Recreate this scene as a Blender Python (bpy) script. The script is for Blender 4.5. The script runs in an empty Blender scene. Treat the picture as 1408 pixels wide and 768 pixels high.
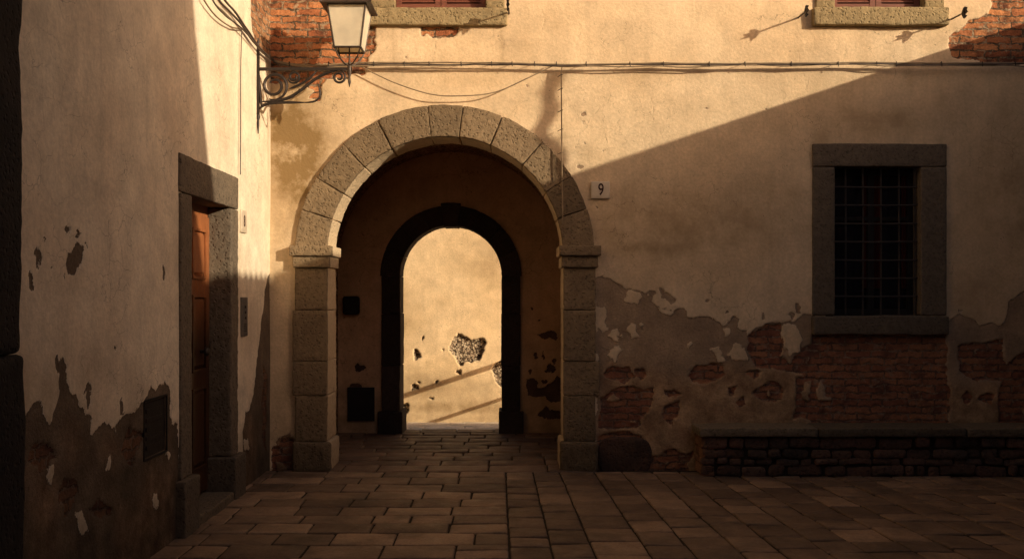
import bpy, math, random
import numpy as np
random.seed(7); RNG = np.random.RandomState(7)
R = math.radians
scene = bpy.context.scene
COL = scene.collection

# ------------------------------------------------------------------ world layout
FY = 9.0            # facade plane
LX = -2.19          # left wall plane
F_ = 1350.0; HX, HY, EYE = 700.0, 405.0, 1.6
def F(px, py, Y=FY):            # pixel measured on a frontal plane -> (X, Z)
    return ((px-HX)*Y/F_, EYE+(HY-py)*Y/F_)
def L(px, py):                  # pixel measured on the left wall -> (Y, Z)
    y = -LX*F_/(HX-px)
    return (y, EYE+(HY-py)*y/F_)

# ------------------------------------------------------------------ numpy noise
def vn(P, seed=0):
    i = np.floor(P).astype(np.int64); f = P-i; u = f*f*(3-2*f)
    def h(a, b, c):
        k = (a*73856093) ^ (b*19349663) ^ (c*83492791) ^ (seed*26544357+12345)
        k = (k ^ (k >> 13))*1274126177 & 0x7fffffff
        k = (k ^ (k >> 11))*69069 & 0x7fffffff
        return (k & 0xffffff)/float(0xffffff)*2-1
    x, y, z = i[:, 0], i[:, 1], i[:, 2]
    r = 0
    for dx in (0, 1):
        wx = u[:, 0] if dx else 1-u[:, 0]
        for dy in (0, 1):
            wy = u[:, 1] if dy else 1-u[:, 1]
            for dz in (0, 1):
                wz = u[:, 2] if dz else 1-u[:, 2]
                r = r+wx*wy*wz*h(x+dx, y+dy, z+dz)
    return r
def fbm(P, scale, octv=4, seed=0):
    r = 0; a = 1.0; s = scale; t = 0
    for k in range(octv):
        r = r+a*vn(P*s+17.3*k, seed+k); t += a; a *= .5; s *= 2.03
    return r/t

# ------------------------------------------------------------------ objects
def tag(o, label=None, cat=None, group=None, kind=None):
    if label: o['label'] = label
    if cat: o['category'] = cat
    if group: o['group'] = group
    if kind: o['kind'] = kind
    return o
def empty(name, loc=(0, 0, 0)):
    o = bpy.data.objects.new(name, None); o.location = loc; o.empty_display_size = .1
    COL.objects.link(o); return o
def link(name, me, mat=None, parent=None, smooth=True, split=None):
    o = bpy.data.objects.new(name, me); COL.objects.link(o)
    if mat: me.materials.append(mat)
    if smooth and len(me.polygons):
        me.polygons.foreach_set('use_smooth', np.ones(len(me.polygons), dtype=bool))
        if split: me.set_sharp_from_angle(angle=R(split))
    if parent:
        o.parent = parent
        o.location = -wloc(parent)
    return o
from mathutils import Vector
def wloc(o):
    v = Vector((0, 0, 0))
    while o:
        v += o.location; o = o.parent
    return v
def np_mesh(name, V, Q):
    me = bpy.data.meshes.new(name)
    me.vertices.add(len(V)); me.vertices.foreach_set('co', np.ascontiguousarray(V, dtype=np.float32).ravel())
    me.loops.add(len(Q)*4); me.loops.foreach_set('vertex_index', np.ascontiguousarray(Q, dtype=np.int32).ravel())
    me.polygons.add(len(Q))
    me.polygons.foreach_set('loop_start', np.arange(0, len(Q)*4, 4, dtype=np.int32))
    me.update(calc_edges=True); me.validate()
    return me
def fattr(me, name, vals):
    a = me.attributes.new(name, 'FLOAT', 'POINT')
    a.data.foreach_set('value', np.ascontiguousarray(vals, dtype=np.float32))

class MB:
    def __init__(s): s.v = []; s.f = []; s.n = 0; s.tone = []
    def add(s, V, Fc, tone=0.0):
        V = np.asarray(V, dtype=float); s.v.append(V)
        s.f += [tuple(i+s.n for i in f) for f in Fc]; s.n += len(V)
        s.tone.append(np.full(len(V), tone))
    def box(s, a, b):
        (x0, y0, z0), (x1, y1, z1) = a, b
        s.add([(x0,y0,z0),(x1,y0,z0),(x1,y1,z0),(x0,y1,z0),(x0,y0,z1),(x1,y0,z1),(x1,y1,z1),(x0,y1,z1)],
              [(0,3,2,1),(4,5,6,7),(0,1,5,4),(1,2,6,5),(2,3,7,6),(3,0,4,7)])
    def tube(s, pts, r, seg=8, closed=False):
        P = [Vector(p) for p in pts]; n = len(P)
        rr = r if hasattr(r, '__len__') else [r]*n
        V = []; up = Vector((.13, .21, .97)).normalized()
        for i, p in enumerate(P):
            t = (P[min(i+1, n-1)]-P[max(i-1, 0)]).normalized()
            a = (up-t*up.dot(t))
            if a.length < 1e-3: a = Vector((1, 0, 0))-t*t.x
            a.normalize(); up = a; b = t.cross(a)
            for k in range(seg):
                w = 2*math.pi*k/seg
                V.append(p+(a*math.cos(w)+b*math.sin(w))*rr[i])
        Fc = [(i*seg+k, i*seg+(k+1) % seg, (i+1)*seg+(k+1) % seg, (i+1)*seg+k) for i in range(n-1) for k in range(seg)]
        Fc.append(tuple(range(seg))[::-1]); Fc.append(tuple((n-1)*seg+k for k in range(seg)))
        s.add([tuple(v) for v in V], Fc)
    def lathe(s, c, prof, seg=16):
        V = [(c[0]+r*math.cos(2*math.pi*k/seg), c[1]+r*math.sin(2*math.pi*k/seg), c[2]+z) for r, z in prof for k in range(seg)]
        n = len(prof)
        Fc = [(i*seg+k, i*seg+(k+1) % seg, (i+1)*seg+(k+1) % seg, (i+1)*seg+k) for i in range(n-1) for k in range(seg)]
        s.add(V, Fc)
    def build(s, name, mat, parent=None, smooth=True, split=35):
        me = bpy.data.meshes.new(name)
        me.from_pydata(np.concatenate(s.v).tolist(), [], s.f); me.update()
        fattr(me, 'tone', np.concatenate(s.tone))
        return link(name, me, mat, parent, smooth, split)

def lines(h, r, cell):
    if h <= r*1.05: r = h*.5
    inner = np.linspace(-h+r, h-r, max(2, int(round((2*h-2*r)/cell))+1))
    return np.concatenate([[-h, -h+r*.35], inner, [h-r*.35, h]]), r
def block_surface(hx, hy, hz, r=.012, cell=.03):
    xs, r1 = lines(hx, r, cell); ys, r2 = lines(hy, r, cell); zs, r3 = lines(hz, r, cell)
    nx, ny, nz = len(xs), len(ys), len(zs); idx = {}; V = []; Fc = []
    def vid(i, j, k):
        key = (i, j, k)
        if key not in idx: idx[key] = len(V); V.append((xs[i], ys[j], zs[k]))
        return idx[key]
    for i in range(nx-1):
        for j in range(ny-1):
            Fc.append((vid(i,j,0), vid(i,j+1,0), vid(i+1,j+1,0), vid(i+1,j,0)))
            Fc.append((vid(i,j,nz-1), vid(i+1,j,nz-1), vid(i+1,j+1,nz-1), vid(i,j+1,nz-1)))
    for i in range(nx-1):
        for k in range(nz-1):
            Fc.append((vid(i,0,k), vid(i+1,0,k), vid(i+1,0,k+1), vid(i,0,k+1)))
            Fc.append((vid(i,ny-1,k), vid(i,ny-1,k+1), vid(i+1,ny-1,k+1), vid(i+1,ny-1,k)))
    for j in range(ny-1):
        for k in range(nz-1):
            Fc.append((vid(0,j,k), vid(0,j,k+1), vid(0,j+1,k+1), vid(0,j+1,k)))
            Fc.append((vid(nx-1,j,k), vid(nx-1,j+1,k), vid(nx-1,j+1,k+1), vid(nx-1,j,k+1)))
    V = np.array(V); rv = np.array([r1, r2, r3]); H = np.array([hx, hy, hz])
    inn = np.clip(V, -(H-rv), H-rv); d = (V-inn)/rv
    ln = np.linalg.norm(d, axis=1); k = np.where(ln > 1e-9, 1/np.maximum(ln, 1e-9), 0)
    mx = np.abs(d).max(axis=1)
    V = inn+d*(k*mx)[:, None]*rv
    return V, Fc
_seed = [10]
def rough(V, amp, sc, amp2=0):
    _seed[0] += 7; s = _seed[0]; off = np.array([s*3.1, s*1.7, s*.9])
    D = np.stack([fbm(V+off+q*31.7, sc, 3, s+q) for q in range(3)], 1)
    V2 = V+D*amp
    if amp2:
        D = np.stack([fbm(V+off+q*11.7, 3.0, 2, s+q+3) for q in range(3)], 1); V2 = V2+D*amp2
    return V2
def add_stone(mb, a, b, r=.012, cell=.03, amp=.004, sc=22, amp2=.005, tone=None, mp=None):
    a = np.array(a, float); b = np.array(b, float); c = (a+b)/2; h = np.abs(b-a)/2
    V, Fc = block_surface(h[0], h[1], h[2], r, cell)
    V = rough(V, amp, sc, amp2)+c
    if mp is not None: V = mp(V)
    mb.add(V, Fc, random.random() if tone is None else tone)
def stone(name, a, b, mat, parent=None, **k):
    mb = MB(); add_stone(mb, a, b, **k); return mb.build(name, mat, parent, True, None)

# ------------------------------------------------------------------ material helper
class NT:
    def __init__(s, name):
        s.m = bpy.data.materials.new(name); s.m.use_nodes = True
        s.t = s.m.node_tree; s.t.nodes.clear()
        s.out = s.t.nodes.new('ShaderNodeOutputMaterial'); s.b = s.t.nodes.new('ShaderNodeBsdfPrincipled')
        s.t.links.new(s.b.outputs[0], s.out.inputs[0])
    def setin(s, node, key, v):
        i = node.inputs[key]
        if isinstance(v, bpy.types.NodeSocket): s.t.links.new(v, i)
        else:
            if isinstance(v, (tuple, list)) and len(v) == 3 and i.type == 'RGBA': v = (*v, 1)
            if i.type == 'VECTOR' and isinstance(v, tuple): v = v[:3]
            i.default_value = v
    def n(s, typ, ins=None, **props):
        nd = s.t.nodes.new(typ)
        for k, v in props.items(): setattr(nd, k, v)
        for k, v in (ins or {}).items(): s.setin(nd, k, v)
        return nd
    def math(s, op, a, b=0.0, c=None, clamp=False):
        nd = s.n('ShaderNodeMath', {0: a, 1: b}, operation=op, use_clamp=clamp)
        if c is not None: s.setin(nd, 2, c)
        return nd.outputs[0]
    def pos(s):
        if not hasattr(s, '_p'): s._p = s.n('ShaderNodeNewGeometry').outputs['Position']
        return s._p
    def map(s, scale=(1, 1, 1), loc=(0, 0, 0), vec=None):
        return s.n('ShaderNodeMapping', {'Vector': vec or s.pos(), 'Scale': scale, 'Location': loc}).outputs[0]
    def noise(s, scale, det=4, rough=.55, vec=None, dist=0.0, out=0):
        return s.n('ShaderNodeTexNoise', {'Vector': vec or s.pos(), 'Scale': scale, 'Detail': det, 'Roughness': rough, 'Distortion': dist}).outputs[out]
    def vor(s, scale, feat='F1', vec=None, out='Distance'):
        return s.n('ShaderNodeTexVoronoi', {'Vector': vec or s.pos(), 'Scale': scale}, feature=feat).outputs[out]
    def mr(s, v, a, b, c=0.0, d=1.0, smooth=False):
        nd = s.n('ShaderNodeMapRange', {0: v, 1: a, 2: b, 3: c, 4: d}, clamp=True)
        if smooth: nd.interpolation_type = 'SMOOTHSTEP'
        return nd.outputs[0]
    def mix(s, f, a, b, mode='MIX'):
        nd = s.t.nodes.new('ShaderNodeMix'); nd.data_type = 'RGBA'; nd.blend_type = mode; nd.clamp_factor = True
        s.setin(nd, 0, f); s.setin(nd, 6, a); s.setin(nd, 7, b); return nd.outputs[2]
    def fmix(s, f, a, b):
        nd = s.t.nodes.new('ShaderNodeMix'); nd.data_type = 'FLOAT'
        s.setin(nd, 0, f); s.setin(nd, 2, a); s.setin(nd, 3, b); return nd.outputs[0]
    def attr(s, name): return s.n('ShaderNodeAttribute', attribute_name=name).outputs['Fac']
    def mul(s, col, f):   # multiply colour by float
        return s.n('ShaderNodeVectorMath', {0: col, 3: f}, operation='SCALE').outputs[0]
    def xyz(s, v=None):
        nd = s.n('ShaderNodeSeparateXYZ', {0: v or s.pos()}); return nd.outputs
    def bump(s, h, strength=1.0, dist=1.0):
        s.t.links.new(s.n('ShaderNodeBump', {'Height': h, 'Strength': strength, 'Distance': dist}).outputs[0], s.b.inputs['Normal'])
    def fin(s, col, rough=.9, spec=.25, metal=0.0):
        s.setin(s.b, 'Base Color', col); s.setin(s.b, 'Roughness', rough)
        s.b.inputs['Specular IOR Level'].default_value = spec; s.b.inputs['Metallic'].default_value = metal
        return s.m

def wall_mat(name, pa, pb, ua, ub, br1, br2, mort, dirt=.5, streak=.5, dirt_top=.6, brlow=.85, rubble=False):
    t = NT(name)
    X, Y, Z = t.xyz()[0], t.xyz()[1], t.xyz()[2]
    # ---- plaster
    n1 = t.noise(.9, 5, .6); n2 = t.noise(4.5, 6, .62); n3 = t.noise(38, 4, .6); n4 = t.noise(170, 2, .5)
    st = t.noise(1, 5, .6, vec=t.map((9, 9, .7)))
    c = t.mix(t.mr(n1, .3, .7), pa, pb)
    c = t.mul(c, t.mr(n2, .25, .75, .80, 1.14)); c = t.mul(c, t.mr(n3, .25, .75, .85, 1.10))
    c = t.mul(c, t.mr(n4, .2, .8, .93, 1.06))
    c = t.mix(t.math('MULTIPLY', t.mr(st, .5, .75), streak), c, t.mul(c, .62))
    blot = t.math('MULTIPLY', t.mr(t.noise(1.6, 6, .68, dist=.6), .54, .70), .30)
    c = t.mix(blot, c, (pa[0]*.50, pa[1]*.50, pa[2]*.52))
    pale = t.math('MULTIPLY', t.mr(t.noise(2.3, 5, .65, vec=t.map(loc=(5, 3, 9))), .56, .7), .30)
    c = t.mix(pale, c, (min(1, pa[0]*1.2), min(1, pa[1]*1.26), min(1, pa[2]*1.35)))
    # hairline crazing
    cr = t.vor(5.2, 'DISTANCE_TO_EDGE', vec=t.n('ShaderNodeVectorMath', {0: t.pos(), 1: t.mul(t.noise(3, 4, .6, out=1), .35)}, operation='ADD').outputs[0])
    crm = t.math('MULTIPLY', t.mr(cr, 0, .009, 1, 0), t.mr(t.noise(1.3, 2, .5), .46, .58))
    c = t.mix(t.math('MULTIPLY', crm, .9), c, t.mul(c, .35))
    stn = t.math('MULTIPLY', t.attr('stain_shade'), t.mr(t.noise(3.5, 7, .70), .22, .74))
    c = t.mix(stn, c, (.25, .16, .07))
    ck = t.attr('crack')
    pit = t.math('MULTIPLY', t.mr(t.vor(21, vec=t.pos()), .10, .06), t.mr(t.noise(2.1, 3, .6), .60, .66))
    c = t.mix(t.math('MAXIMUM', t.mr(ck, .2, .8), pit), c, (.045, .025, .014))
    # dirt rising from the ground
    zz = t.math('ADD', Z, t.math('MULTIPLY', t.math('SUBTRACT', n2, .5), 1.1))
    dm = t.math('MULTIPLY', t.mr(zz, dirt_top, -.1, 0, 1), dirt)
    # ---- undercoat
    och = t.attr('ochre')
    u = t.mix(t.mr(t.noise(3.2, 5, .62), .35, .65), ua, (ua[0]*.72, ua[1]*.72, ua[2]*.75))
    u = t.mix(och, u, t.mix(t.mr(t.noise(5, 5, .6), .38, .62), ub, (ub[0]*.55, ub[1]*.5, ub[2]*.5)))
    u = t.mul(u, t.mr(t.noise(60, 4, .65), .25, .75, .72, 1.2)); u = t.mul(u, t.mr(n2, .3, .7, .72, 1.22)); u = t.mix(t.math('MULTIPLY', t.mr(t.noise(30, 5, .75), .56, .64), .6), u, (ua[0]*.4, ua[1]*.38, ua[2]*.38))
    # ---- brick
    bv = t.n('ShaderNodeCombineXYZ', {0: t.math('ADD', X, Y), 1: Z, 2: 0.0}).outputs[0]
    wr = t.noise(7, 3, .6, out=1); wr2 = t.noise(34, 3, .6, out=1)
    off = t.n('ShaderNodeVectorMath', {0: t.mul(t.n('ShaderNodeVectorMath', {0: wr, 1: (.5, .5, .5)}, operation='SUBTRACT').outputs[0], .060),
                                       1: t.mul(t.n('ShaderNodeVectorMath', {0: wr2, 1: (.5, .5, .5)}, operation='SUBTRACT').outputs[0], .034)}, operation='ADD').outputs[0]
    bv = t.n('ShaderNodeVectorMath', {0: bv, 1: off}, operation='ADD').outputs[0]
    bk = t.n('ShaderNodeTexBrick', {'Vector': bv, 'Color1': (0, 0, 0, 1), 'Color2': (1, 1, 1, 1), 'Mortar': (0, 0, 0, 1), 'Scale': 1.0,
             'Mortar Size': .009, 'Mortar Smooth': .35, 'Bias': 0.0, 'Brick Width': .235, 'Row Height': .064}, offset=.5)
    rnd, fac = bk.outputs[0], bk.outputs[1]
    b = t.mix(rnd, br1, br2)
    b = t.mix(t.mr(t.noise(6, 5, .6, vec=t.map(loc=(2, 7, 1))), .5, .66), b, (br1[0]*.35, br1[1]*.42, br1[2]*.55))
    b = t.mul(b, t.mr(t.noise(55, 4, .65), .25, .75, .6, 1.25))
    if rubble:
        pb_ = t.vor(30, vec=bv); rnd = t.n('ShaderNodeSeparateXYZ', {0: t.vor(30, vec=bv, out='Color')}).outputs[0]; fac = t.mr(pb_, .42, .75)
        b = t.mul(t.mix(rnd, br1, br2), t.mr(t.noise(55, 4, .65), .25, .75, .7, 1.2))
    mo = t.mul((*mort, 1), t.mr(t.noise(40, 4, .6), .3, .7, .65, 1.2))
    smear = t.mr(t.noise(9, 6, .7, vec=t.map(loc=(9, 4, 4))), .57, .64)
    mf = t.math('MAXIMUM', fac, smear)
    b = t.mix(mf, b, mo); gap = t.math('MULTIPLY', fac, t.mr(t.noise(14, 4, .7), .42, .52)); b = t.mix(t.math('MULTIPLY', gap, .75), b, (.03, .018, .012))
    low = t.mr(t.math('ADD', Z, t.math('MULTIPLY', n2, .5)), 1.5, 2.6, brlow, 1.0); b = t.mul(t.mix(t.mr(low, brlow, 1, .40, 0), b, (.22, .105, .085)), low)
    # ---- masks
    jit = t.math('MULTIPLY', t.math('SUBTRACT', t.noise(34, 6, .78), .5), .055)
    sdt = t.math('ADD', t.attr('sdt'), jit); sdm = t.math('ADD', t.attr('sdm'), jit)
    top = t.mr(sdt, -.0015, .0015); mid = t.mr(sdm, -.0015, .0015)
    rim = t.math('MULTIPLY', t.mr(sdt, .001, .007, 1, 0), top)
    c = t.mix(t.math('MULTIPLY', rim, .5), c, (pb[0]*1.15, pb[1]*1.2, pb[2]*1.3))
    col = t.mix(mid, b, u); col = t.mix(top, col, c)
    col = t.mix(dm, col, t.mul(col, .22))
    # ---- heights in metres
    hp = t.math('ADD', t.math('MULTIPLY', n3, .0045), t.math('ADD', t.math('MULTIPLY', n4, .0012), t.math('MULTIPLY', n2, .005)))
    hp = t.math('SUBTRACT', hp, t.math('MULTIPLY', t.math('MAXIMUM', t.math('MULTIPLY', crm, .35), t.math('MAXIMUM', t.mr(ck, 0, 1), pit)), .006))
    hu = t.math('ADD', t.math('MULTIPLY', t.noise(48, 5, .7), .014), -.010)
    hb = t.math('ADD', t.math('MULTIPLY', t.noise(42, 5, .7), .016), t.math('SUBTRACT', t.math('ADD', t.math('MULTIPLY', fac, -.022), t.math('MULTIPLY', rnd, .010)), .020))
    h = t.fmix(mid, hb, hu); h = t.fmix(top, h, hp)
    t.bump(h, .9)
    return t.fin(col, .92, .15)

def stone_mat(name, a, b, grain=1.0, dirt=0.0, rough=.88, spec=.25, soffit=None):
    t = NT(name)
    tone = t.attr('tone')
    c = t.mix(t.mr(t.noise(2.7, 5, .6), .3, .7), a, b)
    c = t.mul(c, t.mr(tone, 0, 1, .68, 1.22))
    n2 = t.noise(26, 5, .65); n3 = t.noise(110, 3, .6)
    pits = t.mr(t.vor(34, vec=t.n('ShaderNodeVectorMath', {0: t.pos(), 1: t.mul(t.noise(30, 2, .5, out=1), .03)}, operation='ADD').outputs[0]), .08, .42)
    c = t.mul(c, t.mr(n2, .25, .75, .68, 1.22)); c = t.mul(c, t.mr(n3, .25, .75, .85, 1.12))
    c = t.mul(c, t.mr(pits, 0, 1, .74, 1.04))
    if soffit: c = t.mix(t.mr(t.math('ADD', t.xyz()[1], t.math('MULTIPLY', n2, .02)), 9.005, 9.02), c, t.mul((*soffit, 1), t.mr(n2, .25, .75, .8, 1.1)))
    lich = t.mr(t.noise(8, 6, .7, vec=t.map(loc=(3, 3, 3))), .6, .68)
    c = t.mix(t.math('MULTIPLY', lich, .35), c, (a[0]*.45, a[1]*.45, a[2]*.45))
    if dirt:
        Z = t.xyz()[2]
        dm = t.math('MULTIPLY', t.mr(t.math('ADD', Z, t.math('MULTIPLY', n2, .4)), 1.1, .1), dirt)
        c = t.mix(dm, c, t.mul(c, .35))
    h = t.math('ADD', t.math('MULTIPLY', n2, .010*grain), t.math('ADD', t.math('MULTIPLY', n3, .003*grain), t.math('MULTIPLY', pits, .007*grain)))
    t.bump(h, .9)
    return t.fin(c, rough, spec)

def paving_mat(name, a, b, k=1.0):
    t = NT(name)
    tone = t.attr('tone')
    c = t.mix(tone, a, b)
    c = t.mul(c, t.mr(t.noise(3.1, 6, .65), .3, .7, .62, 1.25))
    c = t.mul(c, t.mr(t.noise(45, 5, .65), .25, .75, .74, 1.2))
    dk = t.mr(t.noise(1.3, 6, .72, dist=.5), .50, .64)
    c = t.mix(t.math('MULTIPLY', dk, .55), c, t.mul(c, .35))
    spots = t.mr(t.noise(95, 2, .5), .70, .78)
    c = t.mix(t.math('MULTIPLY', spots, .25), c, t.mul(c, 1.8))
    h = t.math('ADD', t.math('MULTIPLY', t.noise(24, 6, .7), .010), t.math('MULTIPLY', t.noise(120, 3, .6), .002))
    t.bump(h, .9)
    return t.fin(c, t.mr(t.noise(7, 4, .6), .3, .7, .5, .8), .35)

def simple_mat(name, col, rough=.6, spec=.4, metal=0.0, var=.25, sc=20, bump=.001, stretch=(1, 1, 1)):
    t = NT(name)
    v = t.map(stretch)
    n = t.noise(sc, 5, .62, vec=v)
    c = t.mul((*col, 1), t.mr(n, .25, .75, 1-var, 1+var))
    c = t.mul(c, t.mr(t.noise(sc*.2, 4, .6, vec=v), .3, .7, 1-var*.6, 1+var*.6))
    t.bump(t.math('MULTIPLY', n, bump*4), 1.0)
    return t.fin(c, t.mr(n, .2, .8, max(.05, rough-.12), min(1, rough+.12)), spec, metal)

M = {}
M['facade'] = wall_mat('facade_plaster', (.68, .49, .295), (.76, .585, .385), (.46, .32, .20), (.52, .34, .19),
                       (.36, .125, .058), (.60, .26, .11), (.40, .28, .175), dirt=.28, streak=.3)
M['left'] = wall_mat('left_plaster', (.70, .56, .40), (.82, .71, .54), (.175, .125, .082), (.27, .18, .11),
                     (.30, .13, .06), (.48, .25, .12), (.45, .34, .22), dirt=.75, streak=.35, dirt_top=.9, brlow=.5)
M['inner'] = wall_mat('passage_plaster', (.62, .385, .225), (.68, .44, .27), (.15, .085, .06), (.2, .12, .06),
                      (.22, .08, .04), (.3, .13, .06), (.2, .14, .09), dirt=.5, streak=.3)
M['lane'] = wall_mat('lane_plaster', (.70, .51, .29), (.76, .58, .36), (.40, .29, .18), (.4, .25, .12),
                     (.36, .26, .17), (.66, .54, .38), (.16, .11, .07), dirt=.3, streak=.35, rubble=True, brlow=1.0)
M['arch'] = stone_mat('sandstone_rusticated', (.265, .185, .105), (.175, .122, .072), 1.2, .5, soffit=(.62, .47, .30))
M['sill'] = stone_mat('window_stone', (.33, .25, .13), (.26, .19, .10), 1.0)
M['grey'] = stone_mat('grey_pietra', (.165, .125, .085), (.13, .10, .072), .8, .3)
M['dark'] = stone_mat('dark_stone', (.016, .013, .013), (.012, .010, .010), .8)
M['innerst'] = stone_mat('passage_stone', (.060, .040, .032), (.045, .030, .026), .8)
M['rubble'] = stone_mat('rubble_stone', (.075, .055, .042), (.17, .085, .055), 1.3, .3)
M['brickst'] = stone_mat('old_brick', (.17, .085, .05), (.25, .12, .065), 1.0, .3)
M['bench'] = stone_mat('bench_stone', (.15, .115, .075), (.12, .09, .06), 1.0)
M['pave'] = paving_mat('paving_slabs', (.115, .072, .045), (.305, .198, .122))
M['pave2'] = paving_mat('passage_slabs', (.12, .068, .042), (.21, .13, .082))
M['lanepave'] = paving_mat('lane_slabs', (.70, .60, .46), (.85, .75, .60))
M['bed'] = simple_mat('sandy_bed', (.030, .022, .016), .95, .1, 0, .4, 25, .003)
M['ground'] = simple_mat('packed_ground', (.09, .07, .05), .95, .1, 0, .3, 3, .003)
M['iron'] = simple_mat('wrought_iron', (.035, .026, .022), .55, .5, .6, .35, 40, .0006)
M['grille'] = simple_mat('grille_iron', (.055, .042, .035), .7, .3, .3, .35, 40, .0006)
M['copper'] = simple_mat('lantern_metal', (.060, .045, .036), .5, .5, .7, .3, 30, .0005)
M['cable'] = simple_mat('cable_sheath', (.23, .165, .10), .6, .3, 0, .3, 15, .0003)
M['cabledark'] = simple_mat('old_cable', (.075, .055, .042), .6, .3, 0, .3, 15, .0003)
def door_mat():
    t = NT('door_wood'); v = t.map((6, 6, .7)); n = t.noise(14, 5, .62, vec=v); Z = t.xyz()[2]
    c = t.mul((.33, .115, .04, 1), t.mr(n, .25, .75, .6, 1.3))
    low_shade = t.mr(t.math('ADD', Z, t.math('MULTIPLY', t.noise(5, 4, .6), .5)), 1.5, 2.15, .13, 1.0)  # lower leaf darkened by height: shade painted into the wood colour
    t.bump(t.math('MULTIPLY', n, .0024), 1.0)
    return t.fin(t.mul(c, low_shade), t.mr(n, .2, .8, .35, .6), .4)
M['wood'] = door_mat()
M['shutter'] = simple_mat('shutter_wood', (.17, .055, .032), .55, .4, 0, .3, 14, .0006, (1, 6, 6))
M['glassdark'] = simple_mat('dark_window_glass', (.012, .012, .016), .15, .5, 0, .2, 3, 0)
M['curtain'] = simple_mat('red_curtain', (.05, .012, .010), .9, .1, 0, .3, 10, .002, (8, 1, .5))
M['plate'] = simple_mat('enamel_plate', (.56, .46, .34), .45, .45, 0, .10, 30, .0003)
M['ink'] = simple_mat('plate_ink', (.05, .018, .012), .6, .3, 0, .3, 60, .0003)
M['box'] = simple_mat('grey_metal_box', (.17, .15, .13), .5, .5, .5, .15, 20, .0003)
M['hatch'] = simple_mat('black_hatch_iron', (.024, .019, .018), .8, .2, .2, .3, 20, .001)
M['tile'] = simple_mat('terracotta_tile', (.30, .14, .08), .9, .2, 0, .35, 12, .002)
M['outer'] = simple_mat('outer_plaster', (.09, .062, .045), .95, .1, 0, .25, 2, .003)
M['roof'] = M['tile']
def glass_mat():
    t = NT('frosted_lantern_glass')
    c = t.mul((.92, .85, .70, 1), t.mr(t.noise(6, 4, .6), .3, .7, .85, 1.08))
    dif = t.n('ShaderNodeBsdfDiffuse', {'Color': c}).outputs[0]
    tr = t.n('ShaderNodeBsdfTranslucent', {'Color': c}).outputs[0]
    gl = t.n('ShaderNodeBsdfGlossy', {'Color': (1, 1, 1, 1), 'Roughness': .2}).outputs[0]
    a = t.n('ShaderNodeMixShader', {0: .50, 1: dif, 2: tr}).outputs[0]
    b = t.n('ShaderNodeMixShader', {0: .05, 1: a, 2: gl}).outputs[0]
    t.t.links.new(b, t.out.inputs[0]); return t.m
M['glass'] = glass_mat()

# ------------------------------------------------------------------ relief walls
def sd_poly(P, poly):                         # signed distance, positive inside
    poly = np.array(poly); d = np.full(len(P), 1e9); ins = np.zeros(len(P), bool)
    for i in range(len(poly)):
        a = poly[i]; b = poly[(i+1) % len(poly)]; e = b-a; w = P-a
        tt = np.clip((w@e)/max(1e-12, e@e), 0, 1)
        d = np.minimum(d, np.hypot(w[:, 0]-e[0]*tt, w[:, 1]-e[1]*tt))
        c = ((a[1] > P[:, 1]) != (b[1] > P[:, 1]))
        with np.errstate(divide='ignore', invalid='ignore'):
            xi = a[0]+(P[:, 1]-a[1])*(b[0]-a[0])/(b[1]-a[1] if b[1] != a[1] else 1e-12)
        ins ^= c & (P[:, 0] < xi)
    return np.where(ins, d, -d)
def sd_line(P, pts):
    d = np.full(len(P), 1e9); pts = np.array(pts)
    for a, b in zip(pts[:-1], pts[1:]):
        e = b-a; w = P-a; tt = np.clip((w@e)/max(1e-12, e@e), 0, 1)
        d = np.minimum(d, np.hypot(w[:, 0]-e[0]*tt, w[:, 1]-e[1]*tt))
    return d
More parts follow.
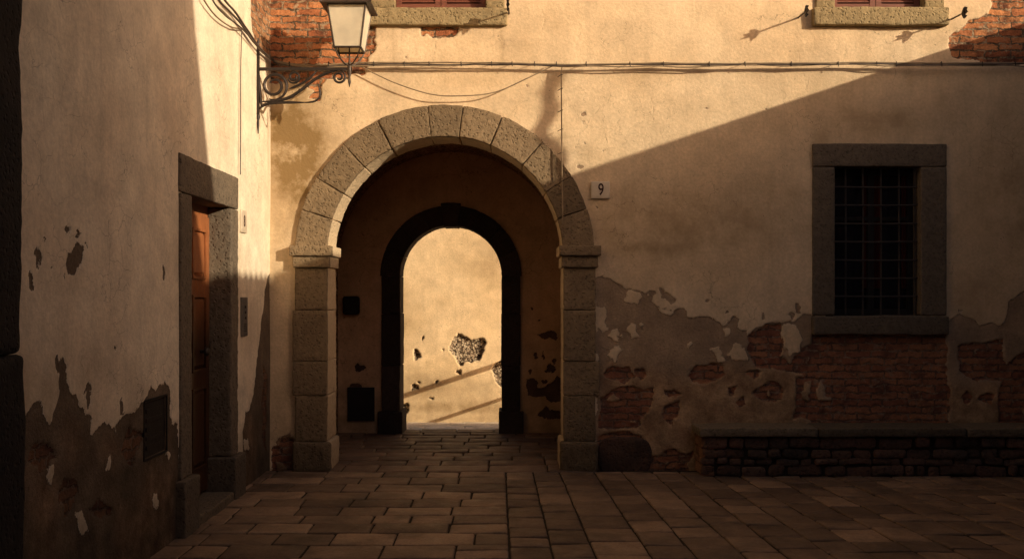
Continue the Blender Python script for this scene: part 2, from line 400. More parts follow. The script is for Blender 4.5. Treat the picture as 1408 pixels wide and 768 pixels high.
def relief(name, us, zs, to3d, mat, parent, hole=None, bare=(), keep=(), brick=(), under=(), ochre=(), stains_shade=(), cracks=(), warp=.03, seed=1, flip=False, depth=(.006, .013), remn=0):
    U, Z = np.meshgrid(us, zs, indexing='ij'); nu, nz = U.shape
    P = np.stack([U.ravel(), Z.ravel()], 1); P3 = np.stack([P[:, 0], P[:, 1], np.full(len(P), seed*3.3)], 1)
    wq = np.stack([fbm(P3, 6, 6, seed), fbm(P3+55, 6, 6, seed+50)], 1)*warp*2.6+np.stack([fbm(P3, 24, 3, seed+5), fbm(P3+5, 24, 3, seed+55)], 1)*.016
    Pw = P+wq
    def region(polys, base=-9.0):
        s = np.full(len(P), base)
        for pl in polys:
            a = np.array(pl); lo = a.min(0)-.35; hi = a.max(0)+.35
            m = np.all((P > lo) & (P < hi), axis=1)
            if m.any(): s[m] = np.maximum(s[m], sd_poly(Pw[m], pl))
        return s
    sb, sk = region(bare), region(keep)
    nA, nB, nC = fbm(P3, 3.6, 6, seed+70), fbm(P3+40, 4.2, 6, seed+77), fbm(P3+80, 5.0, 6, seed+83)
    sdt = np.maximum(-sb, sk); sdt = np.clip(sdt, -.5, .5)
    rb = region(brick); sdm = np.maximum(-rb, region(under))
    if remn:
        sdm = np.maximum(sdm, np.minimum((nB-.30)*.3, np.where(P[:, 1] < 2.2, rb-.05, -9)))
        zlow = P[:, 1] < remn
        sdm = np.where(zlow | (rb > 0), sdm, np.maximum(-rb, .05))
    sdm = np.clip(sdm, -.5, .5)
    och = np.clip(region(ochre)*6+.5, 0, 1)
    stn = np.zeros(len(P))
    for (cx, cz, rx, rz, s) in stains_shade:
        q = ((Pw[:, 0]-cx)/rx)**2+((Pw[:, 1]-cz)/rz)**2
        stn = np.maximum(stn, s*np.exp(-q*1.2))
    ck = np.zeros(len(P)); Pk = P+np.stack([fbm(P3, 22, 3, seed+9), fbm(P3+9, 22, 3, seed+19)], 1)*.02
    for cl in cracks: ck = np.maximum(ck, np.clip(1-sd_line(Pk, cl)/.004, 0, 1)*.42)
    ss = lambda x, w: np.clip(x/w+.5, 0, 1)
    rel = -depth[0]*(1-ss(sdt, .014)); noneb = (1-ss(sdm, .018))*(1-ss(sdt, .014))
    rel = rel-depth[1]*noneb
    rel = rel+fbm(P3, 1.1, 3, seed+30)*.012+fbm(P3, 5, 3, seed+31)*.002
    rel = rel+noneb*fbm(P3, 16, 3, seed+33)*.010
    edge = np.minimum.reduce([P[:, 0]-us[0], us[-1]-P[:, 0]])
    rel = rel*np.clip(edge/.05+.0, 0, 1)
    V = to3d(P[:, 0], P[:, 1], rel)
    id_ = np.arange(nu*nz).reshape(nu, nz)
    Q = np.stack([id_[:-1, :-1], id_[1:, :-1], id_[1:, 1:], id_[:-1, 1:]], -1).reshape(-1, 4)
    if flip: Q = Q[:, ::-1]
    if hole is not None:
        cu = (U[:-1, :-1]+U[1:, 1:]).ravel()/2; cz = (Z[:-1, :-1]+Z[1:, 1:]).ravel()/2
        Q = Q[~hole(cu, cz)]
    used = np.zeros(len(V), bool); used[Q.ravel()] = True
    re = np.cumsum(used)-1; Q = re[Q]
    me = np_mesh(name, V[used], Q)
    for k, a in (('sdt', sdt), ('sdm', sdm), ('stain_shade', stn), ('ochre', och), ('crack', ck), ('tone', stn*0+.5)): fattr(me, k, a[used])
    return link(name, me, mat, parent, True, None)
def span(a, b, c): return np.linspace(a, b, max(2, int(round((b-a)/c))+1))
def blob(cx, cy, rx, ry, n=11, conv=F):
    k = random.random()*9
    return [conv(cx+rx*math.cos(2*math.pi*i/n)*(1+.28*math.sin(i*2.3+k)), cy+ry*math.sin(2*math.pi*i/n)*(1+.28*math.cos(i*1.7+k))) for i in range(n)]

# ================================================================== ARCHED BUILDING
bld = tag(empty('arched_building', (0, FY, 0)), 'ochre plastered building facing the square, with the big round stone archway and barred window', 'building')
AX, AZ, RI, RO = (612-HX)/150, EYE+(HY-350)/150, 1.08, 1.367
def hole_f(u, z):
    a = (np.hypot(u-AX, z-AZ) < 1.22) & (z > AZ)
    a |= (abs(u-AX) < 1.22) & (z <= AZ)
    a |= (u > F(1135, 0)[0]) & (u < F(1280, 0)[0]) & (z > F(0, 445)[1]) & (z < F(0, 215)[1])
    a |= (u > F(530, 0)[0]) & (u < F(680, 0)[0]) & (z > F(0, 25)[1]) & (z < 5.7)
    a |= (u > F(1132, 0)[0]) & (u < F(1285, 0)[0]) & (z > F(0, 25)[1]) & (z < 5.7)
    return a
P = lambda *pts: [F(x, y) for x, y in pts]
bare = [
 P((355,-120),(515,-120),(520,-20),(514,60),(508,86),(500,100),(470,106),(446,110),(438,122),(440,134),(424,137),(426,124),(408,112),(360,114)),
 P((575,30),(637,30),(630,42),(616,49),(600,50),(582,48)),
 P((1366,-140),(1364,0),(1358,14),(1338,24),(1326,36),(1310,50),(1304,64),(1311,80),(1330,85),(1600,90),(1600,-140)),
 P((818,383),(830,380),(848,387),(862,396),(872,398),(885,402),(897,412),(908,420),(930,424),(940,425),(944,434),(962,436),(975,441),(986,446),
   (990,450),(1003,440),(1009,433),(1014,440),(1012,449),(1024,455),(1027,462),(1036,446),(1052,440),(1080,442),(1092,438),(1108,430),(1118,436),(1118,660),(818,660)),
 P((1115,452),(1303,452),(1303,660),(1115,660)),
 P((1300,438),(1312,436),(1322,430),(1336,438),(1350,444),(1372,446),(1384,440),(1386,424),(1394,410),(1408,402),(1440,392),(1500,380),(1600,390),(1600,660),(1300,660)),
 P((398,592),(404,600),(404,660),(372,660),(372,616),(382,606)),
 P((905,398),(918,402),(926,412),(918,416),(908,408)),
] + [blob(975,414,3.5,3), blob(798,228,3,3), blob(800,158,2.5,4), blob(797,170,1.6,2), blob(999,428,3,2), blob(1047,432,2,2), blob(822,285,1.5,2),
     blob(1098,424,5,6), blob(1088,432,4,4), blob(1322,425,3,2), blob(806,195,2,2), blob(830,205,1.5,1.5), blob(720,120,1.3,1.3), blob(560,75,1.2,1.2),
     blob(895,405,6,4), blob(1060,150,1.5,1.5), blob(970,150,2,1.5)]
keep = [P((816,422),(828,424),(833,436),(828,447),(834,452),(828,458),(816,450)), blob(845,461,7,8),
        blob(871,458,7,8), blob(845,485,8,9), P((866,398),(884,404),(880,414),(864,412),(860,402)),
        P((972,478),(988,474),(994,486),(1000,498),(990,500),(984,488)), P((1008,470),(1022,478),(1026,492),(1008,494),(1000,488)),
        P((1078,446),(1092,444),(1100,462),(1098,482),(1088,492),(1080,480),(1076,462)), 
        P((905,420),(925,424),(922,432),(908,428)), blob(882,450,3,3), blob(998,455,5,6), blob(944,476,5,3)]
brick = [
 P((355,-120),(515,-120),(520,-20),(516,60),(508,90),(500,102),(470,108),(446,112),(438,122),(440,134),(424,137),(426,124),(408,112),(360,114)),
 P((575,30),(637,30),(630,42),(616,49),(600,50),(582,48)),
 P((1366,-140),(1364,0),(1358,14),(1338,24),(1326,36),(1310,50),(1304,64),(1311,80),(1330,85),(1600,90),(1600,-140)),
 P((836,505),(848,500),(866,503),(870,516),(862,524),(840,522),(832,514)), P((842,534),(868,530),(896,536),(894,556),(884,574),(876,590),(850,592),(824,588),(822,540)),
 P((945,512),(954,502),(978,498),(996,504),(990,518),(972,528),(955,524)), P((1024,478),(1030,456),(1048,442),(1076,444),(1082,462),(1076,490),(1088,500),(1100,478),(1118,470),(1118,520),(1092,512),(1062,506),(1040,502)),
 P((1037,540),(1046,530),(1062,527),(1080,534),(1074,548),(1056,554),(1042,550)), P((1001,534),(1012,532),(1014,544),(1004,548)), P((1014,552),(1026,546),(1028,560),(1018,562)),
 P((908,536),(926,534),(936,542),(928,546),(912,542)), P((914,560),(932,552),(930,572),(920,582),(912,574)),
 P((1094,520),(1120,515),(1120,580),(1094,576),(1096,556)), P((1115,452),(1303,452),(1303,586),(1115,586)),
 P((1318,476),(1345,468),(1376,470),(1384,500),(1378,520),(1340,522),(1320,506)), P((1380,500),(1420,480),(1600,480),(1600,590),(1376,590)),
 P((898,624),(952,620),(952,660),(900,660)), blob(877,512,6,8), blob(1036,512,9,6), blob(1330,546,7,8), blob(1360,545,10,8),
 P((822,604),(838,597),(866,596),(886,604),(898,620),(900,660),(818,660)), P((372,616),(398,598),(404,602),(404,660),(370,660)),
]
ochre = [P((816,500),(850,498),(905,512),(960,520),(1000,500),(1040,505),(1118,500),(1118,660),(816,660)), P((1300,530),(1410,520),(1410,660),(1300,660)), P((370,590),(404,590),(404,660),(370,660))]
stains_shade = [(*F(405,200),.34,.6,2.2), (*F(425,260),.24,.5,2.0), (*F(455,150),.28,.2,.55), (*F(388,300),.14,.5,.6), (*F(960,305),1.1,.36,.85), (*F(900,340),.6,.12,.9), (*F(1060,280),.6,.3,.6), (*F(1130,260),.10,.6,1.0), (*F(1210,165),.6,.18,.7), (*F(540,60),.03,.25,.4), (*F(690,55),.03,.3,.5), (*F(1190,70),.05,.35,.35), (*F(1250,110),.05,.4,.3), (*F(640,110),.4,.08,.3), (*F(900,100),.5,.07,.3), (*F(850,230),.4,.2,.2),
          (*F(1050,290),.5,.2,.35), (*F(1400,270),.45,1.1,.75), (*F(1340,420),.3,.5,.6), (*F(1010,578),1.2,.12,.7), (*F(860,635),.35,.25,.9), (*F(1200,590),1.2,.25,.8), (*F(388,560),.15,.5,.5),  # right edge and wall foot: shade painted in among the stains
          (*F(1120,150),.12,.5,.22), (*F(1290,140),.1,.5,.25), (*F(722,60),.05,.3,.15), (*F(880,30),.3,.15,.15), (*F(820,215),.14,.12,.4)]
cracks = [P((1301,95),(1305,130),(1303,150),(1312,190),(1302,200),(1300,205)), P((1096,40),(1094,62),(1098,78),(1096,100),(1112,106),(1106,125)),
          P((590,110),(600,60),(592,40)), P((740,60),(748,30),(744,0)), P((880,200),(900,160),(893,120)), P((1040,45),(1020,70),(1024,90))]
us = np.concatenate([span(-8, LX-.05, .5)[:-1], span(LX-.05, 4.75, .0115)[:-1], span(4.75, 5.6, .05)])
zs = np.concatenate([span(-.05, 4.42, .0115)[:-1], span(4.42, 7.2, .1)])
relief('facade_wall', us, zs, lambda u, z, d: np.stack([u, FY-d, z], 1), M['facade'], bld, hole_f, bare, keep, brick,
       (), ochre, stains_shade, cracks, seed=3, remn=.95)
# body of the building behind the facade skin
mb = MB()
PX0, PX1, PZ = -1.98, .64, 3.32
mb.box((PX1, 9.36, -.7), (4.90, 11.67, 7.2)); mb.box((-8, 9.36, -.7), (PX0, 11.67, 7.2)); mb.box((PX0, 9.36, PZ), (PX1, 11.67, 7.2))
mb.box((4.90, 9.012, -.05), (5.6, 9.36, 7.2))
mb.build('building_core', M['inner'], bld, False)
mb = MB(); mb.box((-8, 8.65, 7.2), (5.7, 11.9, 7.34)); mb.build('roof', M['roof'], bld, False)
# vault
V = []; Fc = []; n = 28
for j, y in enumerate(span(9.45, 11.38, .2)):
    for i in range(n+1):
        a = math.pi*i/n; V.append((-.67+1.3*math.cos(a), y, 1.95+1.3*math.sin(a)))
ny = len(span(9.45, 11.38, .2))
for j in range(ny-1):
    for i in range(n): Fc.append((j*(n+1)+i, j*(n+1)+i+1, (j+1)*(n+1)+i+1, (j+1)*(n+1)+i))
mb = MB(); mb.add(V, Fc); mb.build('passage_vault', M['inner'], bld)

# ---- big arch : voussoirs
angs = [180.0, 162.6, 149.2, 132.7, 116.7, 96.7, 83.0, 67.4, 49.1, 31.7, 17.7, 0.0]
def polar(cx, cz):
    def f(V):           # V: x = angle*R (along arc), y = depth, z = radius
        a = V[:, 0]/1.2; r = V[:, 2]
        return np.stack([cx+r*np.cos(a), V[:, 1], cz+r*np.sin(a)], 1)
    return f
for i in range(len(angs)-1):
    a0, a1 = R(angs[i+1]), R(angs[i]); g = .0035
    dro = random.uniform(-.006, .006)
    stone('voussoir', (a0*1.2+g, 8.955+random.uniform(0, .01), RI), (a1*1.2-g, 9.45, RO+dro), M['arch'], bld, r=.009, cell=.022, amp=.006, sc=30, amp2=.006, mp=polar(AX, AZ))
# ---- jambs
for side, xs_ in ((-1, (406.5, 450.5)), (1, (774.5, 818.5))):
    js = [(368, 426), (426, 496), (496, 543), (543, 606)]
    for q, (t_, b_) in enumerate(js):
        x0, x1 = xs_
        if side < 0 and q in (1, 2): x0 -= 3
        if side > 0 and q == 2: x1 += 6
        if side > 0 and q == 1: x1 += 0
        X0, Z1 = F(x0, t_); X1, Z0 = F(x1, b_)
        stone('jamb_block', (X0, 8.955+random.uniform(0, .008), Z0+.002), (X1, 9.45, Z1-.002), M['arch'], bld, r=.008, cell=.026, amp=.005, sc=26, amp2=.005, tone=.35+.3*random.random())
    x0, x1 = xs_
    X0, Z1 = F(x0-3, 606); X1, _ = F(x1+3, 606)
    if side < 0: X1 += .01
    else: X0 -= .01
    stone('plinth_block', (X0, 8.915, -.02), (X1, 9.46, Z1), M['arch'], bld, r=.03, cell=.028, amp=.008, sc=20, amp2=.012, tone=.15)
    for (t_, b_, e, yy) in ((338, 352, 6, 8.90), (352.4, 367.6, 2.5, 8.93)):
        X0, Z1 = F(x0-e, t_); X1, Z0 = F(x1+e+1, b_)
        stone('impost', (X0, yy, Z0), (X1, 9.455, Z1), M['arch'], bld, r=.01, cell=.025, amp=.0035, sc=26, amp2=.003, tone=.6)

# ---- inner wall with its dark stone arch
IX, IZ = -.672, 1.815; IY = 11.37
def hole_i(u, z):
    return ((np.hypot(u-IX, z-IZ) < .7) & (z > IZ)) | ((abs(u-IX) < .7) & (z <= IZ))
FI = lambda px, py: F(px, py, IY)
PI_ = lambda *p: [FI(x, y) for x, y in p]
barei = [PI_((721,520),(735,518),(742,530),(760,526),(770,525),(771,552),(755,556),(748,545),(722,545)), PI_((738,570),(748,562),(756,566),(770,566),(770,574),(748,575)),
         PI_((740,455),(756,458),(766,465),(762,470),(748,466)), blob(757,463,7,4,conv=FI), blob(735,486,3,4,conv=FI), blob(746,487,2,4,conv=FI), blob(757,505,8,5,conv=FI), blob(727,508,3,4,conv=FI),
         blob(762,494,3,3,conv=FI), blob(741,440,2,2,conv=FI), blob(734,424,3,2,conv=FI), blob(750,523,4,3,conv=FI), blob(768,523,5,7,conv=FI), blob(744,538,12,7,conv=FI), blob(497,505,8,6,conv=FI), blob(488,545,9,20,conv=FI)]
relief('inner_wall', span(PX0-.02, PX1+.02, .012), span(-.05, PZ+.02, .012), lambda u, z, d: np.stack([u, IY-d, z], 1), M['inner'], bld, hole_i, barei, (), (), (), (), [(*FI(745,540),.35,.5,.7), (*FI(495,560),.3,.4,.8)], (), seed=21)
relief('rear_wall_face', span(PX0-.02, PX1+.02, .05), span(-.3, PZ+.02, .05), lambda u, z, d: np.stack([u, 11.674+d, z], 1), M['facade'], bld, hole_i, seed=22, flip=True)
ia = [180, 158, 136, 115, 98, 82, 65, 44, 22, 0]
for i in range(len(ia)-1):
    a0, a1 = R(ia[i+1]), R(ia[i]); key = i == 4
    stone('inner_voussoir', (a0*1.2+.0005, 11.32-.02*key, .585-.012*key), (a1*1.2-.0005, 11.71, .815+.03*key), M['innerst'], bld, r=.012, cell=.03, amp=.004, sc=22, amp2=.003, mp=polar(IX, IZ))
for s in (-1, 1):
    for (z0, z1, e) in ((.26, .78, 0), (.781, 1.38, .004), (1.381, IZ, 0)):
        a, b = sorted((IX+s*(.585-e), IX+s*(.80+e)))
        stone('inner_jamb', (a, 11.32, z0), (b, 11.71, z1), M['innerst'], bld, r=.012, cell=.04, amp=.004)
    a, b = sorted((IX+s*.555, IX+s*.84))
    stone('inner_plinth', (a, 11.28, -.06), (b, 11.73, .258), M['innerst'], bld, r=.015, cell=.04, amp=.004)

# ---- stone-framed barred window
def winframe(name, x0, x1, xi0, xi1, zt, zti, zbi, mat, prot=.025, depth=.22, cut=None):
    mb = MB(); mbk = dict(r=.010, cell=.03, amp=.0035, sc=22, amp2=.004)
    y0 = FY-prot
    if cut is None:
        add_stone(mb, (x0, y0, zti+.002), (x1, FY+depth, zt), tone=.5, **mbk)
    add_stone(mb, (x0, y0+.003, zbi+.002), (xi0, FY+depth, zti-.002), tone=.4, **mbk)
    add_stone(mb, (xi1, y0+.003, zbi+.002), (x1, FY+depth, zti-.002), tone=.55, **mbk)
    return mb.build(name, mat, bld, True, None)
x0, zt = F(1116.5, 198); x1, _ = F(1300.5, 198); xi0, zti = F(1147, 229.5); xi1, zbi = F(1265, 433.5)
w = winframe('barred_window', x0, x1, xi0, xi1, zt, zti, zbi, M['grey'])
w['label'] = 'barred ground floor window in a grey stone frame'
stone('sill', (x0-.005, FY-.055, F(0, 459.5)[1]), (x1+.01, FY+.22, zbi-.002), M['grey'], w, r=.014, cell=.028, amp=.005, amp2=.010, tone=.3)
mb = MB(); mb.box((xi0-.05, FY+.20, zbi-.03), (xi1+.05, FY+.215, zti+.03)); mb.build('pane', M['glassdark'], w, False)
mb = MB()
nv = 44; V = []; Fc = []
for (cx0, cx1) in ((xi0+.32, xi0+.50), (xi1-.10, xi1-.01)):
    b0 = len(V)
    for i in range(nv+1):
        q = i/nv; xx = cx0+(cx1-cx0)*q; yy = FY+.183+.006*math.sin(q*26)
        V += [(xx, yy, zbi+.25), (xx, yy, zti+.02)]
    Fc += [(b0+2*i, b0+2*i+2, b0+2*i+3, b0+2*i+1) for i in range(nv)]
mb.add(V, Fc); mb.build('curtain', M['curtain'], w)
o = MB()
for (a, b, c, d) in ((xi0, xi0+.05, zbi, zti), (xi1-.05, xi1, zbi, zti), ((xi0+xi1)/2-.03, (xi0+xi1)/2+.03, zbi, zti)): o.box((a, FY+.155, c), (b, FY+.198, d))
for (c, d) in ((zbi, zbi+.06), (zti-.06, zti), ((zbi+zti)/2+.2, (zbi+zti)/2+.235)): o.box((xi0+.05, FY+.158, c), (xi1-.05, FY+.196, d))
o.build('sash', M['hatch'], w, False)
mb = MB(); gy = FY+.07
for px in (1147.5, 1166, 1190, 1215, 1240, 1262):
    X = F(px, 0)[0]; mb.tube([(X, gy, zbi-.01), (X+.004, gy+.003, (zbi+zti)/2), (X, gy, zti+.01)], .009, 6)
for py in (256, 281, 306.5, 331.5, 357, 382, 407):
    Z = F(0, py)[1]; mb.tube([(xi0-.01, gy-.010, Z), ((xi0+xi1)/2, gy-.012, Z-.004), (xi1+.015, gy-.010, Z)], .0085, 6)
mb.build('grille', M['grille'], w)

# ---- upper windows (their lower ends show)
def upper(px0, pxi0, pxi1, px1, pys, prot, label):
    X0, X1, A, B = F(px0, 0)[0], F(px1, 0)[0], F(pxi0, 0)[0], F(pxi1, 0)[0]
    zs1 = F(0, 12)[1]; zs0 = F(0, pys)[1]
    w = winframe('shuttered_window', X0+.03, X1-.03, A, B, 5.78, 5.55, zs1, M['sill'], .022, .2); w['label'] = label
    stone('sill', (X0, FY-prot, zs0), (X1, FY+.2, zs1-.002), M['sill'], w, r=.016, cell=.022, amp=.007, sc=26, amp2=.008, tone=.6)
    mid = (A+B)/2
    for (a, b) in ((A+.004, mid-.003), (mid+.003, B-.004)):
        mb = MB(); y = FY+.08; zb, ztp = zs1+.008, 5.54
        mb.box((a, y, zb), (a+.05, y+.04, ztp)); mb.box((b-.05, y, zb), (b, y+.04, ztp))
        for z in (zb, (zb+ztp)/2, ztp-.07): mb.box((a+.05, y+.003, z), (b-.05, y+.037, z+.06))
        z = zb+.075
        while z < ztp-.09:
            V = [(a+.05, y+.006, z), (b-.05, y+.006, z), (b-.05, y+.034, z+.03), (a+.05, y+.034, z+.03)]
            V += [(p[0], p[1]-.0, p[2]+.007) for p in V]
            mb.add(V, [(0,1,2,3),(7,6,5,4),(0,4,5,1),(1,5,6,2),(2,6,7,3),(3,7,4,0)]); z += .032
        mb.box((a+.05, y+.036, zb), (b-.05, y+.039, ztp))
        mb.build('shutter', M['shutter'], w, False)
    return w
upper(505, 543, 668, 698, 37, .05, 'shuttered upper window over the archway')
upper(1116, 1147, 1270, 1302, 37, .07, 'shuttered upper window over the barred window')

# ================================================================== LEFT HOUSE
lh = tag(empty('corner_house', (LX, 7, 0)), 'tall cream plastered house along the left with a panelled wooden door', 'building')
PL = lambda *p: [L(x, y) for x, y in p]
dy0, dy1 = 6.51, 7.91
def hole_l(y, z):
    return ((y > 6.58) & (y < 7.84) & (z < 2.48)) | ((y > 5.91) & (y < 6.26) & (z > .62) & (z < .945))
barel = [
 PL((-40,560),(10,580),(30,578),(44,562),(52,556),(62,572),(70,582),(78,556),(82,520),(86,490),(92,486),(98,526),(110,552),(120,566),(126,588),(140,584),(158,588),(172,572),(184,566),
    (190,556),(198,545),(206,530),(214,540),(222,530),(228,522),(233,540),(234,572),(240,580),(246,582),(250,800),(-40,900)),
 PL((376,374),(369,378),(366,400),(360,440),(357,470),(353,505),(350,525),(344,560),(337,572),(334,590),(336,630),(332,690),(378,690)),
 PL((344,-60),(346,-10),(345,20),(347,45),(352,60),(362,72),(374,88),(382,100),(382,-60)),
 PL((98,352),(106,342),(114,344),(112,362),(106,378),(98,384),(94,374)), blob(53,360,5,10,conv=L), blob(42,383,4,8,conv=L), blob(96,321,3,7,conv=L), blob(110,317,3,4,conv=L), blob(107,328,2,5,conv=L),
 blob(119,542,4,12,conv=L), blob(168,563,3,10,conv=L), blob(226,378,2,9,conv=L), blob(120,345,1.5,3,conv=L), blob(60,330,2,3,conv=L), blob(160,476,1.5,4,conv=L), blob(80,500,4,12,conv=L), blob(76,370,1.5,2,conv=L), blob(90,390,1.5,3,conv=L)]
keepl = [blob(70,655,5,14,conv=L), blob(150,640,4,9,conv=L), blob(215,690,5,12,conv=L), blob(110,720,8,10,conv=L), blob(232,620,3,8,conv=L), PL((338,602),(342,604),(343,614),(339,618),(336,610))]
brickl = [PL((344,-60),(346,-10),(345,20),(347,45),(352,60),(362,72),(374,88),(382,100),(382,-60)),
          PL((362,500),(368,510),(366,620),(361,600)), blob(190,600,7,12,conv=L), blob(60,625,16,20,conv=L), blob(95,680,9,30,conv=L), blob(180,610,8,22,conv=L), blob(140,700,14,12,conv=L), blob(205,575,4,8,conv=L)]
ochl = [blob(150,620,12,22,conv=L), blob(100,610,9,26,conv=L), blob(225,600,9,14,conv=L), blob(345,600,5,30,conv=L), PL((160,700),(196,690),(200,650),(240,640),(250,800),(160,800)), PL((330,560),(352,600),(350,690),(330,690)), PL((50,640),(80,650),(80,760),(50,760))]
stl = [(*L(60,620),.7,.5,.9), (*L(180,620),.3,.4,.6), (*L(40,700),.8,.6,1), (*L(345,650),.4,.3,.7), (*L(325,680),.4,.25,.7), (*L(240,720),.5,.35,.9), (*L(368,200),.05,.8,.35), (*L(357,150),.05,.8,.25), (*L(100,360),.3,.25,.15)]
crl = [PL((196,640),(200,680),(214,700),(222,730),(218,760)), PL((365,420),(367,450),(364,480)), PL((366,520),(364,560),(367,600))]
ysl = np.concatenate([span(-9, 4.1, .4)[:-1], span(4.1, 9.03, .012)])
relief('house_wall', ysl, zs, lambda u, z, d: np.stack([LX+d, u, z], 1), M['left'], lh, hole_l, barel, keepl, brickl, (), ochl, stl, crl, seed=41, flip=False, warp=.03, remn=.8, depth=(.005, .011))
mb = MB(); mb.box((-8, -9, -.05), (-2.66, 9.3, 7.8)); mb.box((-2.66, -9, 2.6), (-2.25, 9.0, 7.8)); mb.box((-2.66, -9, -.05), (-2.25, 6.5, .5)); mb.box((-2.66, -9, .5), (-2.42, 6.5, 2.6)); mb.box((-2.66, 8.0, -.05), (-2.25, 9.0, 2.6))
mb.build('house_core', M['outer'], lh, False)
mb = MB(); mb.box((-8.1, -9.1, 7.8), (-1.9, 9.3, 7.95)); mb.build('roof', M['roof'], lh, False)
gk = dict(r=.012, cell=.03, amp=.0045, sc=24, amp2=.004)
stone('door_lintel', (-2.375, dy0, 2.283), (-2.176, dy1, 2.54), M['grey'], lh, tone=.6, **gk)
stone('door_jamb', (-2.375, dy0+.01, .37), (-2.178, 6.75, 2.279), M['grey'], lh, tone=.6, **gk)
stone('door_jamb', (-2.375, 7.70, .33), (-2.178, dy1-.01, 2.279), M['grey'], lh, tone=.55, r=.014, cell=.022, amp=.009, sc=32, amp2=.004)
stone('plinth_block', (-2.375, 6.46, -.03), (-2.13, 6.77, .368), M['grey'], lh, tone=.2, **gk)
stone('plinth_block', (-2.375, 7.66, -.03), (-2.13, 7.96, .328), M['grey'], lh, tone=.2, **gk)
stone('doorstep', (-2.60, 6.78, -.05), (-2.14, 7.65, .07), M['bench'], lh, tone=.4, r=.015, cell=.04, amp=.004)
# door leaf with raised panels
mb = MB(); xd = -2.352
def rpanel(y0, y1, z0, z1):
    for (a0, a1, b0, b1) in ((y0, y1, z0, z0+.02), (y0, y1, z1-.02, z1), (y0, y0+.02, z0+.02, z1-.02), (y1-.02, y1, z0+.02, z1-.02)):
        mb.box((xd, a0, b0), (xd+.014, a1, b1))
    e = .05; V = [(xd-.012, y0+.02, z0+.02), (xd-.012, y1-.02, z0+.02), (xd-.012, y1-.02, z1-.02), (xd-.012, y0+.02, z1-.02),
                  (xd+.006, y0+e, z0+e), (xd+.006, y1-e, z0+e), (xd+.006, y1-e, z1-e), (xd+.006, y0+e, z1-e)]
    mb.add(V, [(4,5,6,7),(0,1,5,4),(1,2,6,5),(2,3,7,6),(3,0,4,7)])
mb.box((xd-.05, 6.72, .09), (xd-.013, 7.72, 2.285))
for (a, b) in ((6.74, 6.84), (7.17, 7.27), (7.60, 7.705)): mb.box((xd-.013, a, .09), (xd, b, 2.2))
for (a, b) in ((6.84, 7.17), (7.27, 7.60)):
    for (z0, z1) in ((.09, .28), (.90, 1.02), (1.60, 1.72), (2.10, 2.2)): mb.box((xd-.013, a, z0), (xd-.001, b, z1))
    for (z0, z1) in ((.28, .90), (1.02, 1.60), (1.72, 2.10)): rpanel(a, b, z0, z1)
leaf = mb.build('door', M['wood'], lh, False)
mb = MB(); mb.tube([(xd, 7.46, 1.17), (xd+.03, 7.46, 1.17), (xd+.045, 7.46, 1.17)], [.012, .012, .03], 12)
mb.tube([(xd+.045, 7.46, 1.17), (xd+.06, 7.46, 1.17), (xd+.075, 7.46, 1.17)], [.034, .036, .018], 12);
mb.build('handle', M['iron'], leaf)
mb = MB(); mb.tube([(xd-.001, 7.46, 1.08), (xd+.004, 7.46, 1.08)], .02, 10); mb.build('keyhole_plate', M['iron'], leaf)
# dark stone pilaster at the near edge
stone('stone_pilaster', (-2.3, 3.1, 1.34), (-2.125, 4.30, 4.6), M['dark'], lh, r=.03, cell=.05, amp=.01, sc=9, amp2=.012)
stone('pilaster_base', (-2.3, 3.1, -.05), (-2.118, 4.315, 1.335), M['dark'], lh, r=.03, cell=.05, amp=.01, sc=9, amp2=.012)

# ---- small things on the left wall
o = MB(); o.box((LX-.03, 5.90, .61), (LX-.010, 6.275, .955)); 
for k in range(5): o.box((LX-.010, 5.94, .66+k*.055), (LX-.003, 6.235, .685+k*.055))
o.box((LX-.03, 5.885, .60), (LX+.004, 5.90, .965)); o.box((LX-.03, 6.275, .60), (LX+.004, 6.29, .965)); o.box((LX-.03, 5.90, .955), (LX+.004, 6.275, .967)); o.box((LX-.03, 5.90, .598), (LX+.004, 6.275, .61))
tag(o.build('vent_hatch', M['hatch'], None, False), 'black iron hatch low in the peeling left wall before the doorway', 'hatch')
ic = tag(empty('intercom_panel', (LX, 8.07, 1.42)), 'narrow grey metal door entry panel between the wooden door and the corner', 'intercom')
o = MB(); add_stone(o, (LX-.01, 7.99, 1.26), (LX+.022, 8.15, 1.58), r=.006, cell=.05, amp=0, amp2=0); o.build('housing', M['box'], ic)
for z in (1.50, 1.455, 1.41):
    o = MB(); o.tube([(LX+.02, 8.07, z), (LX+.027, 8.07, z)], .011, 10); o.build('button', M['iron'], ic)
o = MB(); [o.box((LX+.022, 8.03, 1.30+.014*k), (LX+.0245, 8.11, 1.305+.014*k)) for k in range(5)]; o.build('speaker_slots', M['iron'], ic, False)

